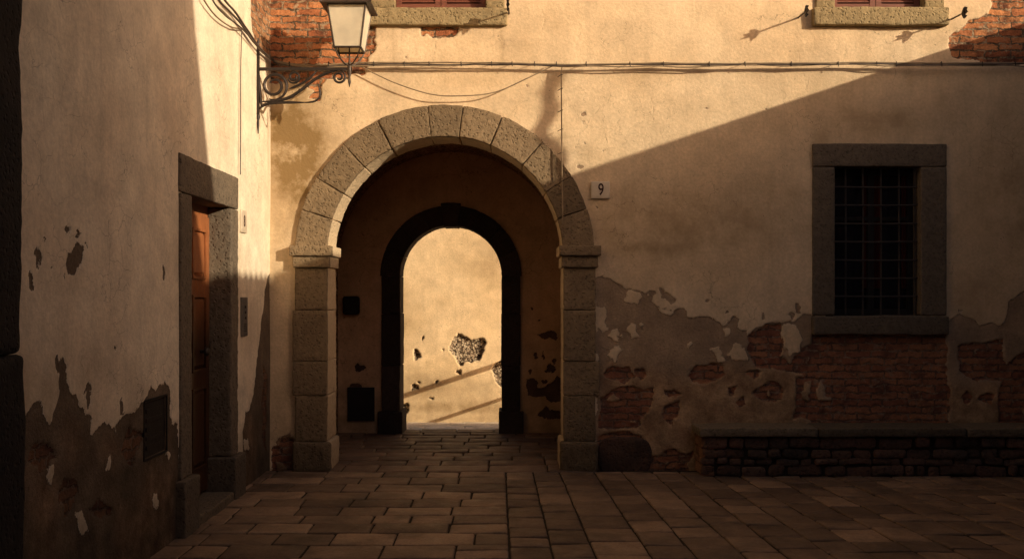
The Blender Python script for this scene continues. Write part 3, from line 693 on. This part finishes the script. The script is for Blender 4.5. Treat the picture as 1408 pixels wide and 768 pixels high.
def text_mesh(s, size, mat, name, parent, M4):
    cu = bpy.data.curves.new('t', 'FONT'); cu.body = s; cu.size = size; cu.extrude = .0012; cu.align_x = 'CENTER'; cu.align_y = 'CENTER'; cu.offset = .0012
    ob = bpy.data.objects.new('t', cu); COL.objects.link(ob)
    dg = bpy.context.evaluated_depsgraph_get(); me = bpy.data.meshes.new_from_object(ob.evaluated_get(dg))
    bpy.data.objects.remove(ob); me.transform(M4); return link(name, me, mat, parent, False)
from mathutils import Matrix
def plate(name, c, w, h, ax, s, label, size):
    p = tag(empty(name, c), label, 'number plate')
    o = MB()
    if ax == 'y': add_stone(o, (c[0]-w/2, c[1]-.014, c[2]-h/2), (c[0]+w/2, c[1]+.01, c[2]+h/2), r=.008, cell=.04, amp=0, amp2=0); rot = Matrix.Rotation(R(90), 4, 'X'); T = Matrix.Translation((c[0]+.004, c[1]-.0155, c[2]))
    else: add_stone(o, (c[0]-.01, c[1]-w/2, c[2]-h/2), (c[0]+.014, c[1]+w/2, c[2]+h/2), r=.008, cell=.04, amp=0, amp2=0); rot = Matrix.Rotation(R(90), 4, 'Z')@Matrix.Rotation(R(90), 4, 'X'); T = Matrix.Translation((c[0]+.0155, c[1], c[2]))
    o.build('panel', M['plate'], p)
    S = Matrix.Diagonal((.72, 1, 1, 1))
    text_mesh(s, size, M['ink'], 'numeral', p, T@rot@S)
X, Z = F(825.5, 261.5)
plate('number_plate', (X, FY-.006, Z), .172, .158, 'y', '9', 'square cream plate with a dark 9 right of the big archway', .155)
plate('number_plate', (LX+.004, 8.06, 2.20), .16, .185, 'x', '8', 'small pale plate high beside the wooden door, above the grey entry panel', .13)

# ================================================================== STREET LANTERN
YL = 8.52; sl = F_/YL
def S(px, py, y=YL): return ((px-HX)/sl, y, EYE+(HY-py)/sl)
lamp = tag(empty('street_lantern', (LX, YL, 3.3)), 'old wrought iron street lantern on a scrolled bracket in the corner', 'street lamp')
mb = MB(); xb = S(355, 0)[0]
def flat(p, r0): return p
mb.tube([(xb, YL, S(0,52)[2]), (xb, YL, S(0,60)[2]), (xb, YL, S(0,66)[2])], [.003, .012, .012], 8)
mb.box((xb-.015, YL-.016, S(0,158)[2]), (xb+.010, YL+.016, S(0,66)[2]))
mb.tube([(xb, YL, S(0,158)[2]), (xb, YL, S(0,161)[2]), (xb, YL, S(0,165)[2]), (xb, YL, S(0,170)[2]), (xb, YL, S(0,184)[2])], [.014, .018, .009, .011, .004], 8)
for z in (3.75, 3.15):
    mb.tube([(xb, YL, z), (LX-.02, YL, z)], .012, 8)
mb.build('wall_bar', M['iron'], lamp)
mb = MB(); mb.box((xb, YL-.012, S(0,97.2)[2]), (S(484,0)[0], YL+.012, S(0,93.2)[2])); mb.build('arm', M['iron'], lamp)
def spiral(cx, cy, r0, r1, a0, a1, n=40):
    return [S(cx+(r0+(r1-r0)*i/n)*math.cos(a0+(a1-a0)*i/n), cy-(r0+(r1-r0)*i/n)*math.sin(a0+(a1-a0)*i/n)) for i in range(n+1)]
def bez(p0, p1, p2, p3, n=20):
    out = []
    for i in range(n+1):
        t = i/n; u = 1-t
        out.append(S(*[u**3*p0[k]+3*u*u*t*p1[k]+3*u*t*t*p2[k]+t**3*p3[k] for k in (0, 1)]))
    return out
def taper(n, r, e=.45): return [r*(e+(1-e)*min(1, 6*i/n, 6*(n-i)/n)) for i in range(n+1)]
mb = MB()
for pts, r in ((spiral(377, 118, 19.5, 7, R(250), R(250+620), 60), .0085), (spiral(404, 106, 9, 3, R(200), R(200+560), 40), .007), (spiral(466, 106, 9.5, 3, R(95), R(95-590), 40), .007),
               (bez((378, 137), (412, 140), (424, 102), (464, 97)), .009), (bez((398, 122), (410, 118), (424, 112), (436, 97)), .007),
               (bez((357, 140), (385, 139), (405, 138), (412, 122)), .007), (bez((357, 150), (362, 140), (385, 141), (418, 141)), .008),
               (bez((418, 141), (440, 141), (444, 134), (437, 115)), .006), (bez((356, 100), (356, 110), (358, 130), (359, 146)), .007)):
    mb.tube(pts, taper(len(pts)-1, r*1.55), 7)
mb.build('scrollwork', M['iron'], lamp)
lx = S(480.5, 0)[0]
zt_, zb_ = S(0, 13)[2], S(0, 69)[2]; ht, hb = .163, .112
head = MB()
def cor(h, z): return [(lx-h, YL-h, z), (lx+h, YL-h, z), (lx+h, YL+h, z), (lx-h, YL+h, z)]
ct, cb = cor(ht, zt_), cor(hb, zb_)
for k in range(4):
    head.tube([ct[k], cb[k]], .0085, 6); head.tube([ct[k], ct[(k+1) % 4]], .009, 6); head.tube([cb[k], cb[(k+1) % 4]], .010, 6)
    c2 = S(480.5, 91)[2]
    p0 = Vector(cb[k]); ax_ = Vector((lx, YL, c2))
    head.tube([p0, p0*.75+ax_*.25+Vector((0, 0, -.035)), p0*.35+ax_*.65+Vector((0, 0, -.028)), ax_], .006, 6)
head.tube([(lx, YL, S(0,66)[2]), (lx, YL, S(0,84)[2]), (lx, YL, S(0,90)[2]), (lx, YL, S(0,100)[2]), (lx, YL, S(0,106)[2]), (lx, YL, S(0,113)[2]), (lx, YL, S(0,120)[2])], [.006, .008, .018, .02, .009, .014, .002], 10)
hd = head.build('lamp_head', M['copper'], lamp)
for k in range(4):
    a, b, c, d = [Vector(q) for q in (ct[k], ct[(k+1) % 4], cb[(k+1) % 4], cb[k])]
    nrm = (b-a).cross(d-a).normalized()*.001; o = MB(); 
    V = [tuple(q-nrm) for q in (a, b, c, d)]+[tuple(q+nrm) for q in (a, b, c, d)]
    o.add(V, [(0,1,2,3),(7,6,5,4),(0,4,5,1),(1,5,6,2),(2,6,7,3),(3,7,4,0)]); o.build('glass_pane', M['glass'], hd, False)
o = MB(); h1, h2 = .215, .07; z1, z2 = zt_+.005, zt_+.14
h2 = .115; z2 = zt_+.078; A_, B_ = cor(h1, z1-.006), cor(h2, z2); E_ = cor(h1, z1+.006)
o.add(A_+E_+B_, [(3,2,1,0),(0,1,5,4),(1,2,6,5),(2,3,7,6),(3,0,4,7),(4,5,9,8),(5,6,10,9),(6,7,11,10),(7,4,8,11),(8,9,10,11)])
for k in range(4): o.tube([E_[k], B_[k]], .006, 6)
o.lathe((lx, YL, z2), [(.075, 0), (.08, .02), (.05, .05), (.055, .07), (.02, .11), (.024, .13), (0.001, .16)])
o.build('lamp_roof', M['copper'], hd, True)
# bulb inside
o = MB(); o.lathe((lx, YL, zb_+.02), [(.001, 0), (.02, .005), (.022, .05), (.05, .11), (.055, .15), (.035, .19), (.001, .205)], 14); o.build('bulb', M['plate'], hd)

# ================================================================== CABLES
def wob(pts, n, amp, seed):
    P_ = [Vector(p) for p in pts]; out = []
    seg = len(P_)-1
    for i in range(n+1):
        t = i/n*seg; k = min(int(t), seg-1); f = t-k
        p0 = P_[max(k-1, 0)]; p1 = P_[k]; p2 = P_[k+1]; p3 = P_[min(k+2, seg)]
        q = .5*((2*p1)+(-p0+p2)*f+(2*p0-5*p1+4*p2-p3)*f*f+(-p0+3*p1-3*p2+p3)*f**3)
        out.append(q)
    A = np.array([tuple(q) for q in out]); w = fbm(A+seed*9, 2.2, 3, seed)*amp
    A[:, 2] += w; A[:, 1] -= np.abs(fbm(A+seed*5, 3, 2, seed+3))*amp*.7
    return [tuple(a) for a in A]
YC = 8.925
def C3(px, py, y=YC): X, Z = F(px, py, y); return (X, y, Z)
fc = tag(empty('facade_cables', (0, YC, 3.7)), 'bundle of thin cables running level across the facade over the archway', 'cable')
for k, (m, dyy, r) in enumerate((('cable', 0, .0075), ('cabledark', 1.8, .008), ('cable', 3.4, .0065))):
    pts = [C3(376, 84+dyy*.5, 8.93), C3(420, 90+dyy, YC), C3(500, 87+dyy, YC), C3(600, 86.5+dyy, YC), C3(700, 87+dyy, YC), C3(770, 88.5+dyy, YC), C3(900, 87+dyy, YC), C3(1000, 88+dyy, YC), C3(1120, 86.5+dyy, YC), C3(1250, 87+dyy, YC), C3(1420, 87+dyy, YC), C3(1560, 87+dyy, YC)]
    o = MB(); o.tube(wob(pts, 150, .014+.006*k, k+1), r, 6); o.build('strand', M[m], fc)
for px in (398, 452, 514, 556, 590, 634, 676, 704, 735, 765, 806, 866, 912, 975, 1024, 1088, 1152, 1205, 1232, 1294, 1350, 1395):
    o = MB(); X, y, Z = C3(px, 88.5); o.tube([(X, FY+.01, Z+.02), (X, YC-.006, Z+.018)], .0035, 6); o.tube([(X, YC-.01, Z+.022), (X, YC-.016, Z+.004), (X+.003, YC-.010, Z-.022)], .004, 6); o.build('clip', M['iron'], fc)
o = MB(); pts = [C3(497, 92, 8.93), C3(540, 113, 8.92), C3(590, 129, 8.91), C3(630, 132, 8.91), C3(680, 127, 8.91), C3(725, 108, 8.92), C3(764, 89, 8.93)]
o.tube(wob(pts, 50, .003, 8), .0058, 6); tag(o.build('sagging_cable', M['cable']), 'thin loose cable sagging over the top of the stone archway', 'cable')
dc = tag(empty('hanging_cable', (.5, YC, 3.6)), 'pale thin cable hanging straight down across the right of the archway', 'cable')
o = MB(); pts = [C3(775, 88, 8.93), C3(772, 98, 8.92), C3(772, 140, 8.91), C3(772.5, 200, 8.90), C3(773, 250, 8.90), C3(773.5, 300, 8.90), C3(771, 309, 8.92)]
o.tube(wob(pts, 40, .002, 9), .006, 6); o.build('strand', M['cable'], dc)
for py in (103, 122, 152, 178, 210, 266, 300):
    o = MB(); X, y, Z = C3(772, py, 8.912); o.tube([(X-.03, 8.975, Z-.004), (X, 8.90, Z), (X+.014, 8.903, Z+.002)], .0032, 5); o.build('clip', M['iron'], dc)
# broad wavy shadow beside it falls from the added stem on the boundary wall
# cables climbing on the left wall to the corner
def CL(px, py, off=.03):
    y, z = L(px, py); return (LX+off, y, z)
lc = tag(empty('corner_cables', (LX, 8.2, 4)), 'dark cables swooping down the left wall to the lantern', 'cable')
for k, pts in enumerate(([(262,-30),(275,0),(292,24),(312,37),(330,40)], [(280,-30),(294,0),(309,16),(325,32),(340,54),(355,70),(373,84)], [(286,-30),(300,0),(316,18),(332,40),(346,60),(360,76),(375,87)], [(268,-30),(284,4),(300,22),(322,38),(340,58),(352,73),(373,88)])):
    o = MB(); o.tube(wob([CL(x, y, .03+.008*k) for x, y in pts], 50, .012, 20+k), (.006, .009, .009, .006)[k], 6); o.build('strand', M['cabledark' if k else 'cable'], lc)
o = MB(); o.tube(wob([CL(329, 40, .02), CL(328.5, 100, .015), CL(328.5, 160, .015), CL(328, 240, .015)], 40, .002, 31), .0045, 5)
tag(o.build('wall_wire', M['cabledark']), 'hair-thin wire running straight down the left wall to the door lintel', 'wire')

# ================================================================== SHUTTER HOOKS
def hook(px, py, label, L_=.27, tilt=0.0):
    X, Z = F(px, py); h = tag(empty('shutter_hook', (X, FY, Z)), label, 'iron hook', 'iron shutter hooks beside the upper windows')
    o = MB(); e = (X-.015, FY-L_, Z-tilt)
    o.tube([(X, FY+.03, Z), (X-.003, FY-L_*.5, Z-tilt*.5), e], [.009, .0075, .006], 7); o.build('rod', M['iron'], h)
    o = MB(); V = []; prof = [(0, -.075), (.018, -.045), (.006, -.028), (.022, 0), (.012, .028), (.020, .05), (.0, .062)]
    for (r, z) in prof: V += [(e[0]-r*.5, e[1]-.004, e[2]+z*.8), (e[0]+r, e[1]-.030*(r*30), e[2]+z*.8), (e[0]+r*.5, e[1]+.004+.02*(r*30), e[2]+z*.8)]
    AH = [(.01, .004), (-.03, .045), (-.045, .018), (-.10, .028), (-.085, 0), (-.12, -.012), (-.06, -.02), (-.03, -.05), (0, -.012)]
    o.add([(e[0]+dx, e[1]+a+.05, e[2]+b) for dx in (-.003, .003) for a, b in AH], [tuple(range(9)), tuple(range(17, 8, -1))]+[(i, (i+1) % 9, (i+1) % 9+9, i+9) for i in range(9)])
    Fc = []
    for i in range(len(prof)-1):
        for k in range(3): Fc.append((i*3+k, i*3+(k+1) % 3, (i+1)*3+(k+1) % 3, (i+1)*3+k))
    o.add(V, Fc); o.build('latch', M['iron'], h)
hook(700, 19, 'iron shutter hook at the right end of the sill over the archway')
hook(1098, 24, 'iron shutter hook left of the sill over the barred window', .28, .02)
hook(1309, 26, 'iron shutter hook right of the sill over the barred window, next to exposed brick', .28, .02)

# ================================================================== MASONRY BENCH
mbench = tag(empty('masonry_bench', (3, 8.82, 0)), 'long low bench of brick and rubble with a stone slab top under the barred window', 'bench')
bx0, bx1, byf = 1.70, 5.15, 8.64
o = MB(); o.box((bx0+.03, byf+.035, -.02), (bx1, 8.995, .35)); o.build('mortar_core', M['bed'], mbench, False)
o = MB(); z = 0.0; random.seed(5)
rows = [.095, .062, .085, .105]
for rh in rows:
    for k in range(2):   # left end face bricks (return)
        add_stone(o, (bx0+random.uniform(-.006, .006), byf+.02+.17*k, z+.004), (bx0+.11, byf+.02+.17*(k+1)-.008, z+rh-.004), r=.008, cell=.03, amp=.004, tone=random.random())
    z += rh
o.build('brick_end', M['brickst'], mbench, True, None)
o = MB(); o2 = MB(); z = 0.0
for rh in rows:
    x = bx0-.004+random.uniform(0, .01); first = True
    while x < bx1:
        wd = random.uniform(.10, .26) if x-bx0 < .5 else random.uniform(.09, .34)
        jz = random.uniform(-.012, .012); add_stone(o, (x, byf+random.uniform(-.004, .022), z+.005+min(jz, 0)), (min(x+wd-random.uniform(.006, .03), bx1), byf+.06, z+rh-.004+jz*.5), r=.028, cell=.026, amp=.010, sc=14, amp2=.022, tone=random.random())
        x += wd
    z += rh
o.build('rubble_front', M['rubble'], mbench, True, None)
x = bx0-.03
for wd in (1.05, 1.3, 1.2):
    stone('seat_slab', (x, byf-.03, .352), (min(x+wd-.006, bx1), 8.992, .43), M['bench'], mbench, r=.014, cell=.035, amp=.004, amp2=.006); x += wd
# dark lump of old stone at the foot of the wall right of the arch
stone('foot_boulder', (F(822, 0)[0], 8.985, -.05), (F(896, 0)[0], 9.05, .30), M['rubble'], bld, r=.13, cell=.02, amp=.012, sc=8, amp2=.01, tone=.0)

# ================================================================== GROUND
def gz(y): return -.045 if y < 11.72 else -.045-(min(y, 17)-11.72)*.119
ys_ = [-200, -20, 0, 9, 11.72, 13, 15, 17.0, 25, 200]; xs_ = [-200, -8, 0, 8, 200]
V = [(x, y, gz(y)) for y in ys_ for x in xs_]; nx = len(xs_)
o = MB(); o.add(V, [(j*nx+i, j*nx+i+1, (j+1)*nx+i+1, (j+1)*nx+i) for j in range(len(ys_)-1) for i in range(nx-1)])
tag(o.build('ground', M['ground'], None, False), 'bare ground under and around the square', kind='structure')

def slab(mb, c4, z, th, tone, cell=.075, amp=.0035):
    """slab over a quad c4 (4 xy corners), top at z"""
    A, B, C_, D = [np.array(p) for p in c4]
    w = np.linalg.norm(B-A); h = np.linalg.norm(D-A); g = .0055
    hx, hy = w/2, h/2
    V, Fc = block_surface(hx, hy, th/2, .014, cell)
    V = rough(V, amp, 14, .004)
    u = np.clip(V[:, 0]/(2*hx)+.5, -.2, 1.2)[:, None]; v = np.clip(V[:, 1]/(2*hy)+.5, -.2, 1.2)[:, None]
    gu, gv = g/w, (g+.004)/h; u = gu+u*(1-2*gu); v = gv+v*(1-2*gv)
    xy = A*(1-u)*(1-v)+B*u*(1-v)+C_*u*v+D*(1-u)*v
    tl = random.uniform(-.004, .004); tx = random.uniform(-.004, .004)
    zz = z-th/2+V[:, 2]+tl*(u[:, 0]-.5)*2+tx*(v[:, 0]-.5)*2+random.uniform(-.003, .003)
    mb.add(np.column_stack([xy, zz]), Fc, tone)
random.seed(11); pv = MB()
FEND = 8.90
def bound(y): return -.03+(8.9-y)*.012       # boundary between the two laying patterns
# left part : courses parallel to the facade, broken joints
y = FEND; yf = [y]
while y > .2: y -= random.uniform(.23, .34); yf.append(y)
for j in range(len(yf)-1):
    y1, y0 = yf[j], yf[j+1]; x = LX-.12-random.uniform(0, .3); xe = bound((y0+y1)/2)
    while x < xe-.02:
        w_ = random.uniform(.26, .55)
        if random.random() < .12: w_ = random.uniform(.18, .28)
        x2 = x+w_
        if xe-x2 < .2: x2 = xe
        if random.random() < .14 and y1-y0 > .3:
            ym = y0+(y1-y0)*random.uniform(.4, .6)
            slab(pv, ((x, y0), (x2, y0), (x2, ym), (x, ym)), 0, .04, random.random()); slab(pv, ((x, ym), (x2, ym), (x2, y1), (x, y1)), 0, .04, random.random())
        else: slab(pv, ((x, y0), (x2, y0), (x2, y1), (x, y1)), 0, .04, random.random())
        x = x2
# right part : files skewed a few degrees
def fx(x, y): return x*(1.0)+(8.9-y)*(.012+.030*min(x+.03, 3.2))
def fy(x, y): return y-.012*x
cols = [-.03]
while cols[-1] < 5.5: cols.append(cols[-1]+random.uniform(.23, .32))
for i in range(len(cols)-1):
    x0, x1 = cols[i], cols[i+1]; y = 9.05 if i else FEND
    while y > .2:
        d = random.choice((.26, .30, .34, .38, .24)); y0 = y-d; ym = min(y, 8.93)
        q = [(x0, y0), (x1, y0), (x1, ym), (x0, ym)]
        q = [(max(fx(a, b), bound(b)) if i == 0 else fx(a, b), fy(a, b)) for a, b in q]
        tn = random.random()*.8 if random.random() < .6 else random.random()*.3
        slab(pv, q, 0, .04, tn); y = y0
tag(pv.build('square_paving', M['pave'], None, True, None), 'worn brown stone slabs of the square', kind='structure')
o = MB(); o.add([(-2.8, -9, -.011), (6.5, -9, -.011), (6.5, 9.3, -.011), (-2.8, 9.3, -.011)], [(0, 1, 2, 3)])
tag(o.build('paving_bed', M['bed'], None, False), 'dark earth showing in the paving joints', kind='structure')
# near part of the square behind the camera and passage paving
random.seed(23); pp = MB(); y = 11.72
while y > FEND+.05:
    y0 = max(y-random.uniform(.20, .30), FEND+.003); x = PX0-.1
    if y0-FEND < .1: y0 = FEND+.003
    while x < PX1+.1:
        w_ = random.uniform(.28, .6); slab(pp, ((x, y0), (x+w_, y0), (x+w_, y), (x, y)), .002, .04, random.random(), .1); x += w_
    y = y0
tag(pp.build('passage_paving', M['pave2'], None, True, None), 'brown slabs of the passage floor', kind='structure')
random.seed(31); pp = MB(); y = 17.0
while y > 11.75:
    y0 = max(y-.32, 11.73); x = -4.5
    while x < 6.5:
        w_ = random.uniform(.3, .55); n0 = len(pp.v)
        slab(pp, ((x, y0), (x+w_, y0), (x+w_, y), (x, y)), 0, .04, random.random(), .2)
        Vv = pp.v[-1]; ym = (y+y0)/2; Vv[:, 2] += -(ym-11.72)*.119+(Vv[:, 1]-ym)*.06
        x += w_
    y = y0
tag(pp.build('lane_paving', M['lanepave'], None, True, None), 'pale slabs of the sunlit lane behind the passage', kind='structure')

# ================================================================== LANE WALL + POLES
YB = 17.0
FB = lambda px, py: F(px, py, YB)
PB = lambda *p: [FB(x, y) for x, y in p]
bb = [PB((621,466),(628,459),(640,461),(652,466),(664,464),(670,470),(666,482),(656,494),(648,498),(640,496),(635,502),(628,494),(622,482)), blob(574,487,5,7,conv=FB), blob(632,511,4,4,conv=FB),
      PB((688,496),(681,500),(677,510),(680,520),(686,530),(692,532),(700,520),(700,500)), blob(569,533,5,4,conv=FB), blob(557,560,6,8,conv=FB), blob(582,466,1.5,2,conv=FB), blob(592,547,2,1.5,conv=FB), blob(612,480,1.5,1.5,conv=FB), blob(600,525,2,1.5,conv=FB), blob(575,525,2,1.5,conv=FB)]
lw = tag(empty('lane_wall', (0, YB, 0)), 'sunlit ochre wall seen through the passage, with a patch of plaster fallen off', 'wall')
relief('plaster_face', np.concatenate([span(-9, -2.4, .3)[:-1], span(-2.4, .6, .016)[:-1], span(.6, 12, .3)]), np.concatenate([span(-.75, 2.8, .016)[:-1], span(2.8, 4.6, .2)]),
       lambda u, z, d: np.stack([u, YB-d, z], 1), M['lane'], lw, None, bb, (), bb, (), (), [(*FB(680,415),.25,.1,.35), (*FB(605,415),.3,.08,.3), (*FB(640,575),2,.08,.5), (*FB(590,530),.5,.25,.9), (*FB(680,360),.4,.5,.7), (*FB(570,440),.3,.4,.6), (*FB(640,560),1.5,.12,1.0)], (), seed=61, depth=(.02, .05))
o = MB(); o.box((-9, YB+.12, -.8), (12, YB+.4, 4.7)); o.build('wall_core', M['outer'], lw, False)
o = MB(); o.box((-9, YB-.02, 4.6), (12, YB+.5, 4.68)); o.build('coping', M['tile'], lw, False)
# projecting poles (their shadows rake across the wall)
A_B, C_B = 1.5, .50
for i, (px, py, Ln, r) in enumerate(((690, 499, 2.9, .045), (690, 548, 2.2, .032), (690, 534, 3.0, .0))):
    if r == 0: continue
    X, Z = FB(px, py); k = 1.05   # slide up-sun out of the arch's view
    Xp, Zp = X+k*A_B*.9, Z+k*C_B*.9
    o = MB(); o.tube([(Xp, YB+.05, Zp), (Xp, YB-Ln, Zp)], r, 10); o.tube([(Xp, YB-Ln+.02, Zp), (Xp, YB-Ln-.02, Zp)], r*1.3, 10)
    tag(o.build('wall_pole', M['iron']), ('thicker' if i == 0 else 'thinner lower')+' iron pole jutting from the lane wall out of sight of the arch', 'pole', 'iron poles of the lane wall')
# small things on the passage wall
o = MB(); c = FI(484.5, 420); add_stone(o, (c[0]-.10, IY-.10, c[1]-.10), (c[0]+.09, IY+.01, c[1]+.11), r=.03, cell=.03, amp=.003)
tag(o.build('wall_box', M['hatch']), 'small dark box fixed on the shaded passage wall left of the inner arch', 'box')
o = MB(); a, b = FI(478, 578), FI(515, 532); o.box((a[0], IY-.02, a[1]), (b[0], IY+.01, b[1])); o.box((a[0]+.03, IY-.028, a[1]+.03), (b[0]-.03, IY-.02, b[1]-.03)); o.box((b[0]-.06, IY-.038, (a[1]+b[1])/2-.03), (b[0]-.04, IY-.028, (a[1]+b[1])/2+.02))
tag(o.build('meter_hatch', M['hatch'], None, False), 'square black hatch low on the passage wall left of the inner arch', 'hatch')

# ================================================================== THE REST OF THE SQUARE AND ADDED LIGHT BLOCKERS (outside the frame)
XE, ZE = 5.2, 2.7+.333*(5.2-.667)
bw = tag(empty('boundary_wall', (XE, 5, 0)), 'tile-topped wall closing the square on the right, just outside the picture', 'wall')
o = MB(); o.box((XE, -.5, -.05), (XE+.4, 8.99, ZE-.10)); o.build('wall_body', M['outer'], bw, False)
o = MB(); y = 2.6
while y < 4.15:
    V = []; Fc = []
    for xx in (XE-.12, XE+.5):
        for k in range(9):
            a = math.pi*k/8; V.append((xx, y+.085*math.cos(a), ZE-.10+.10*math.sin(a)))
    Fc = [(k, k+1, 9+k+1, 9+k) for k in range(8)]+[tuple(range(9)), tuple(range(17, 8, -1))]
    o.add(V, Fc); y += .175
o.box((XE-.12, 4.15, ZE-.10), (XE+.5, 8.99, ZE-.004))
o.build('tile_coping', M['tile'], bw, False)
random.seed(3); dv = tag(empty('vine_shadow_caster', (XE+.05, 5.78, ZE-.05)), 'unseen vine-shaped shadow caster added on top of the boundary wall', 'shadow caster')  # added out of view, shaped to cast the wavy shadow by the arch
o = MB(); vp = []; zz0 = ZE-.1
for k in range(15):
    q = k/14; vp.append((XE+.05, 5.78+.045*math.sin(q*8.5)+.03*math.sin(q*19+1)-.05*q, zz0+1.13*q))
o.tube(vp, [.055-.010*k/14+.006*math.sin(k*2.1) for k in range(15)], 9); o.build('stem', M['rubble'], dv)
for k in range(2, 14, 2):
    s_ = 1 if k % 4 else -1; p = vp[k]; o = MB(); o.tube([p, (p[0], p[1]+s_*.10, p[2]+.05)], [.014, .004], 6); o.build('twig', M['rubble'], dv)
th = tag(empty('tall_house', (XE+1, -3, 0)), 'high plain house at the right behind the viewer', 'building')
o = MB(); yz = [(-12, -.05), (2.60, -.05), (2.60, 4.0), (1.93, 5.9), (1.25, 8.6), (-12, 8.6)]
V = [(XE+.01, y, z) for y, z in yz]+[(XE+4, y-(3.2 if y > 0 else 0), z) for y, z in yz]; n = len(yz)
o.add(V, [tuple(range(n)), tuple(range(2*n-1, n-1, -1))]+[(i, i+n, (i+1) % n+n, (i+1) % n) for i in range(n)]); o.build('wall_body', M['outer'], th, False)
rh = tag(empty('rear_house', (0, -5, 0)), 'low plain house closing the square behind the viewer', 'building')
o = MB(); o.box((-8, -9, -.05), (XE+.3, -4.5, 3.4)); o.build('wall_body', M['outer'], rh, False)

pt = tag(empty('sky_blocker', (1, 0, 0)), 'unseen flat roof on columns above the viewer, added to block skylight', 'sky_blocker')  # added out of view to keep skylight off the foreground and near left wall
o = MB(); o.box((-2.2, -4.5, 4.62), (.5, 4.5, 4.85)); o.build('sky_blocker_roof', M['outer'], pt, False)
for x in (-1.95, .3):
    o = MB(); o.lathe((x, -1.2, -.02), [(.24, 0), (.24, .25), (.17, .32), (.15, 4.4), (.22, 4.48), (.22, 4.62)], 16); o.build('column', M['outer'], pt)
lt = tag(empty('side_sky_blocker', (4.3, 3.5, 0)), 'unseen low roof and panel by the boundary wall, added to block skylight at the right', 'light blocker')  # added out of view to darken the right side of the square
o = MB(); o.box((4.05, .8, 3.42), (XE-.01, 6.0, 3.50)); o.build('side_blocker_roof', M['tile'], lt, False)
for y in (1.0, 5.7):
    o = MB(); o.box((4.10, y, -.02), (4.22, y+.12, 3.42)); o.build('post', M['shutter'], lt, False)
o = MB(); o.box((5.02, .9, -.02), (5.19, 5.9, 3.42)); o.build('back_panel', M['hatch'], lt, False)
# ================================================================== LIGHT, SKY, CAMERA
sd = Vector((-A_B, 1.0, -C_B)).normalized()
sun = bpy.data.lights.new('sun', 'SUN'); sun.energy = 4.8; sun.angle = R(.5); sun.color = (1.0, .845, .61)
so = bpy.data.objects.new('sun', sun); COL.objects.link(so); so.rotation_euler = sd.to_track_quat('-Z', 'Y').to_euler(); so.location = (12, -8, 8)
el = math.asin(-sd.z); az = math.atan2(-sd.x, -sd.y)
w_ = bpy.data.worlds.new('World'); scene.world = w_; w_.use_nodes = True
nt = w_.node_tree; bg = nt.nodes['Background']
sk = nt.nodes.new('ShaderNodeTexSky'); sk.sky_type = 'NISHITA'; sk.sun_disc = False; sk.sun_elevation = el; sk.sun_rotation = az; sk.dust_density = 3.5; sk.air_density = 1.0; sk.ozone_density = .6
mx = nt.nodes.new('ShaderNodeMix'); mx.data_type = 'RGBA'; mx.blend_type = 'MULTIPLY'; mx.inputs[0].default_value = 1
nt.links.new(sk.outputs[0], mx.inputs[6]); mx.inputs[7].default_value = (1.0, .82, .76, 1)
nt.links.new(mx.outputs[2], bg.inputs[0]); bg.inputs[1].default_value = .15
cam = bpy.data.cameras.new('camera'); cam.sensor_width = 36; cam.lens = F_/1408*36; cam.clip_end = 1000; cam.clip_start = .05
cam.shift_x = 4/1408; cam.shift_y = 21/1408
co = bpy.data.objects.new('camera', cam); COL.objects.link(co); co.location = (0, 0, EYE); co.rotation_euler = (R(90), 0, 0)
scene.camera = co
scene.view_settings.view_transform = 'Standard'; scene.view_settings.look = 'None'
scene.view_settings.exposure = 0; scene.view_settings.gamma = 1
scene.cycles.max_bounces = 8; scene.cycles.diffuse_bounces = 4
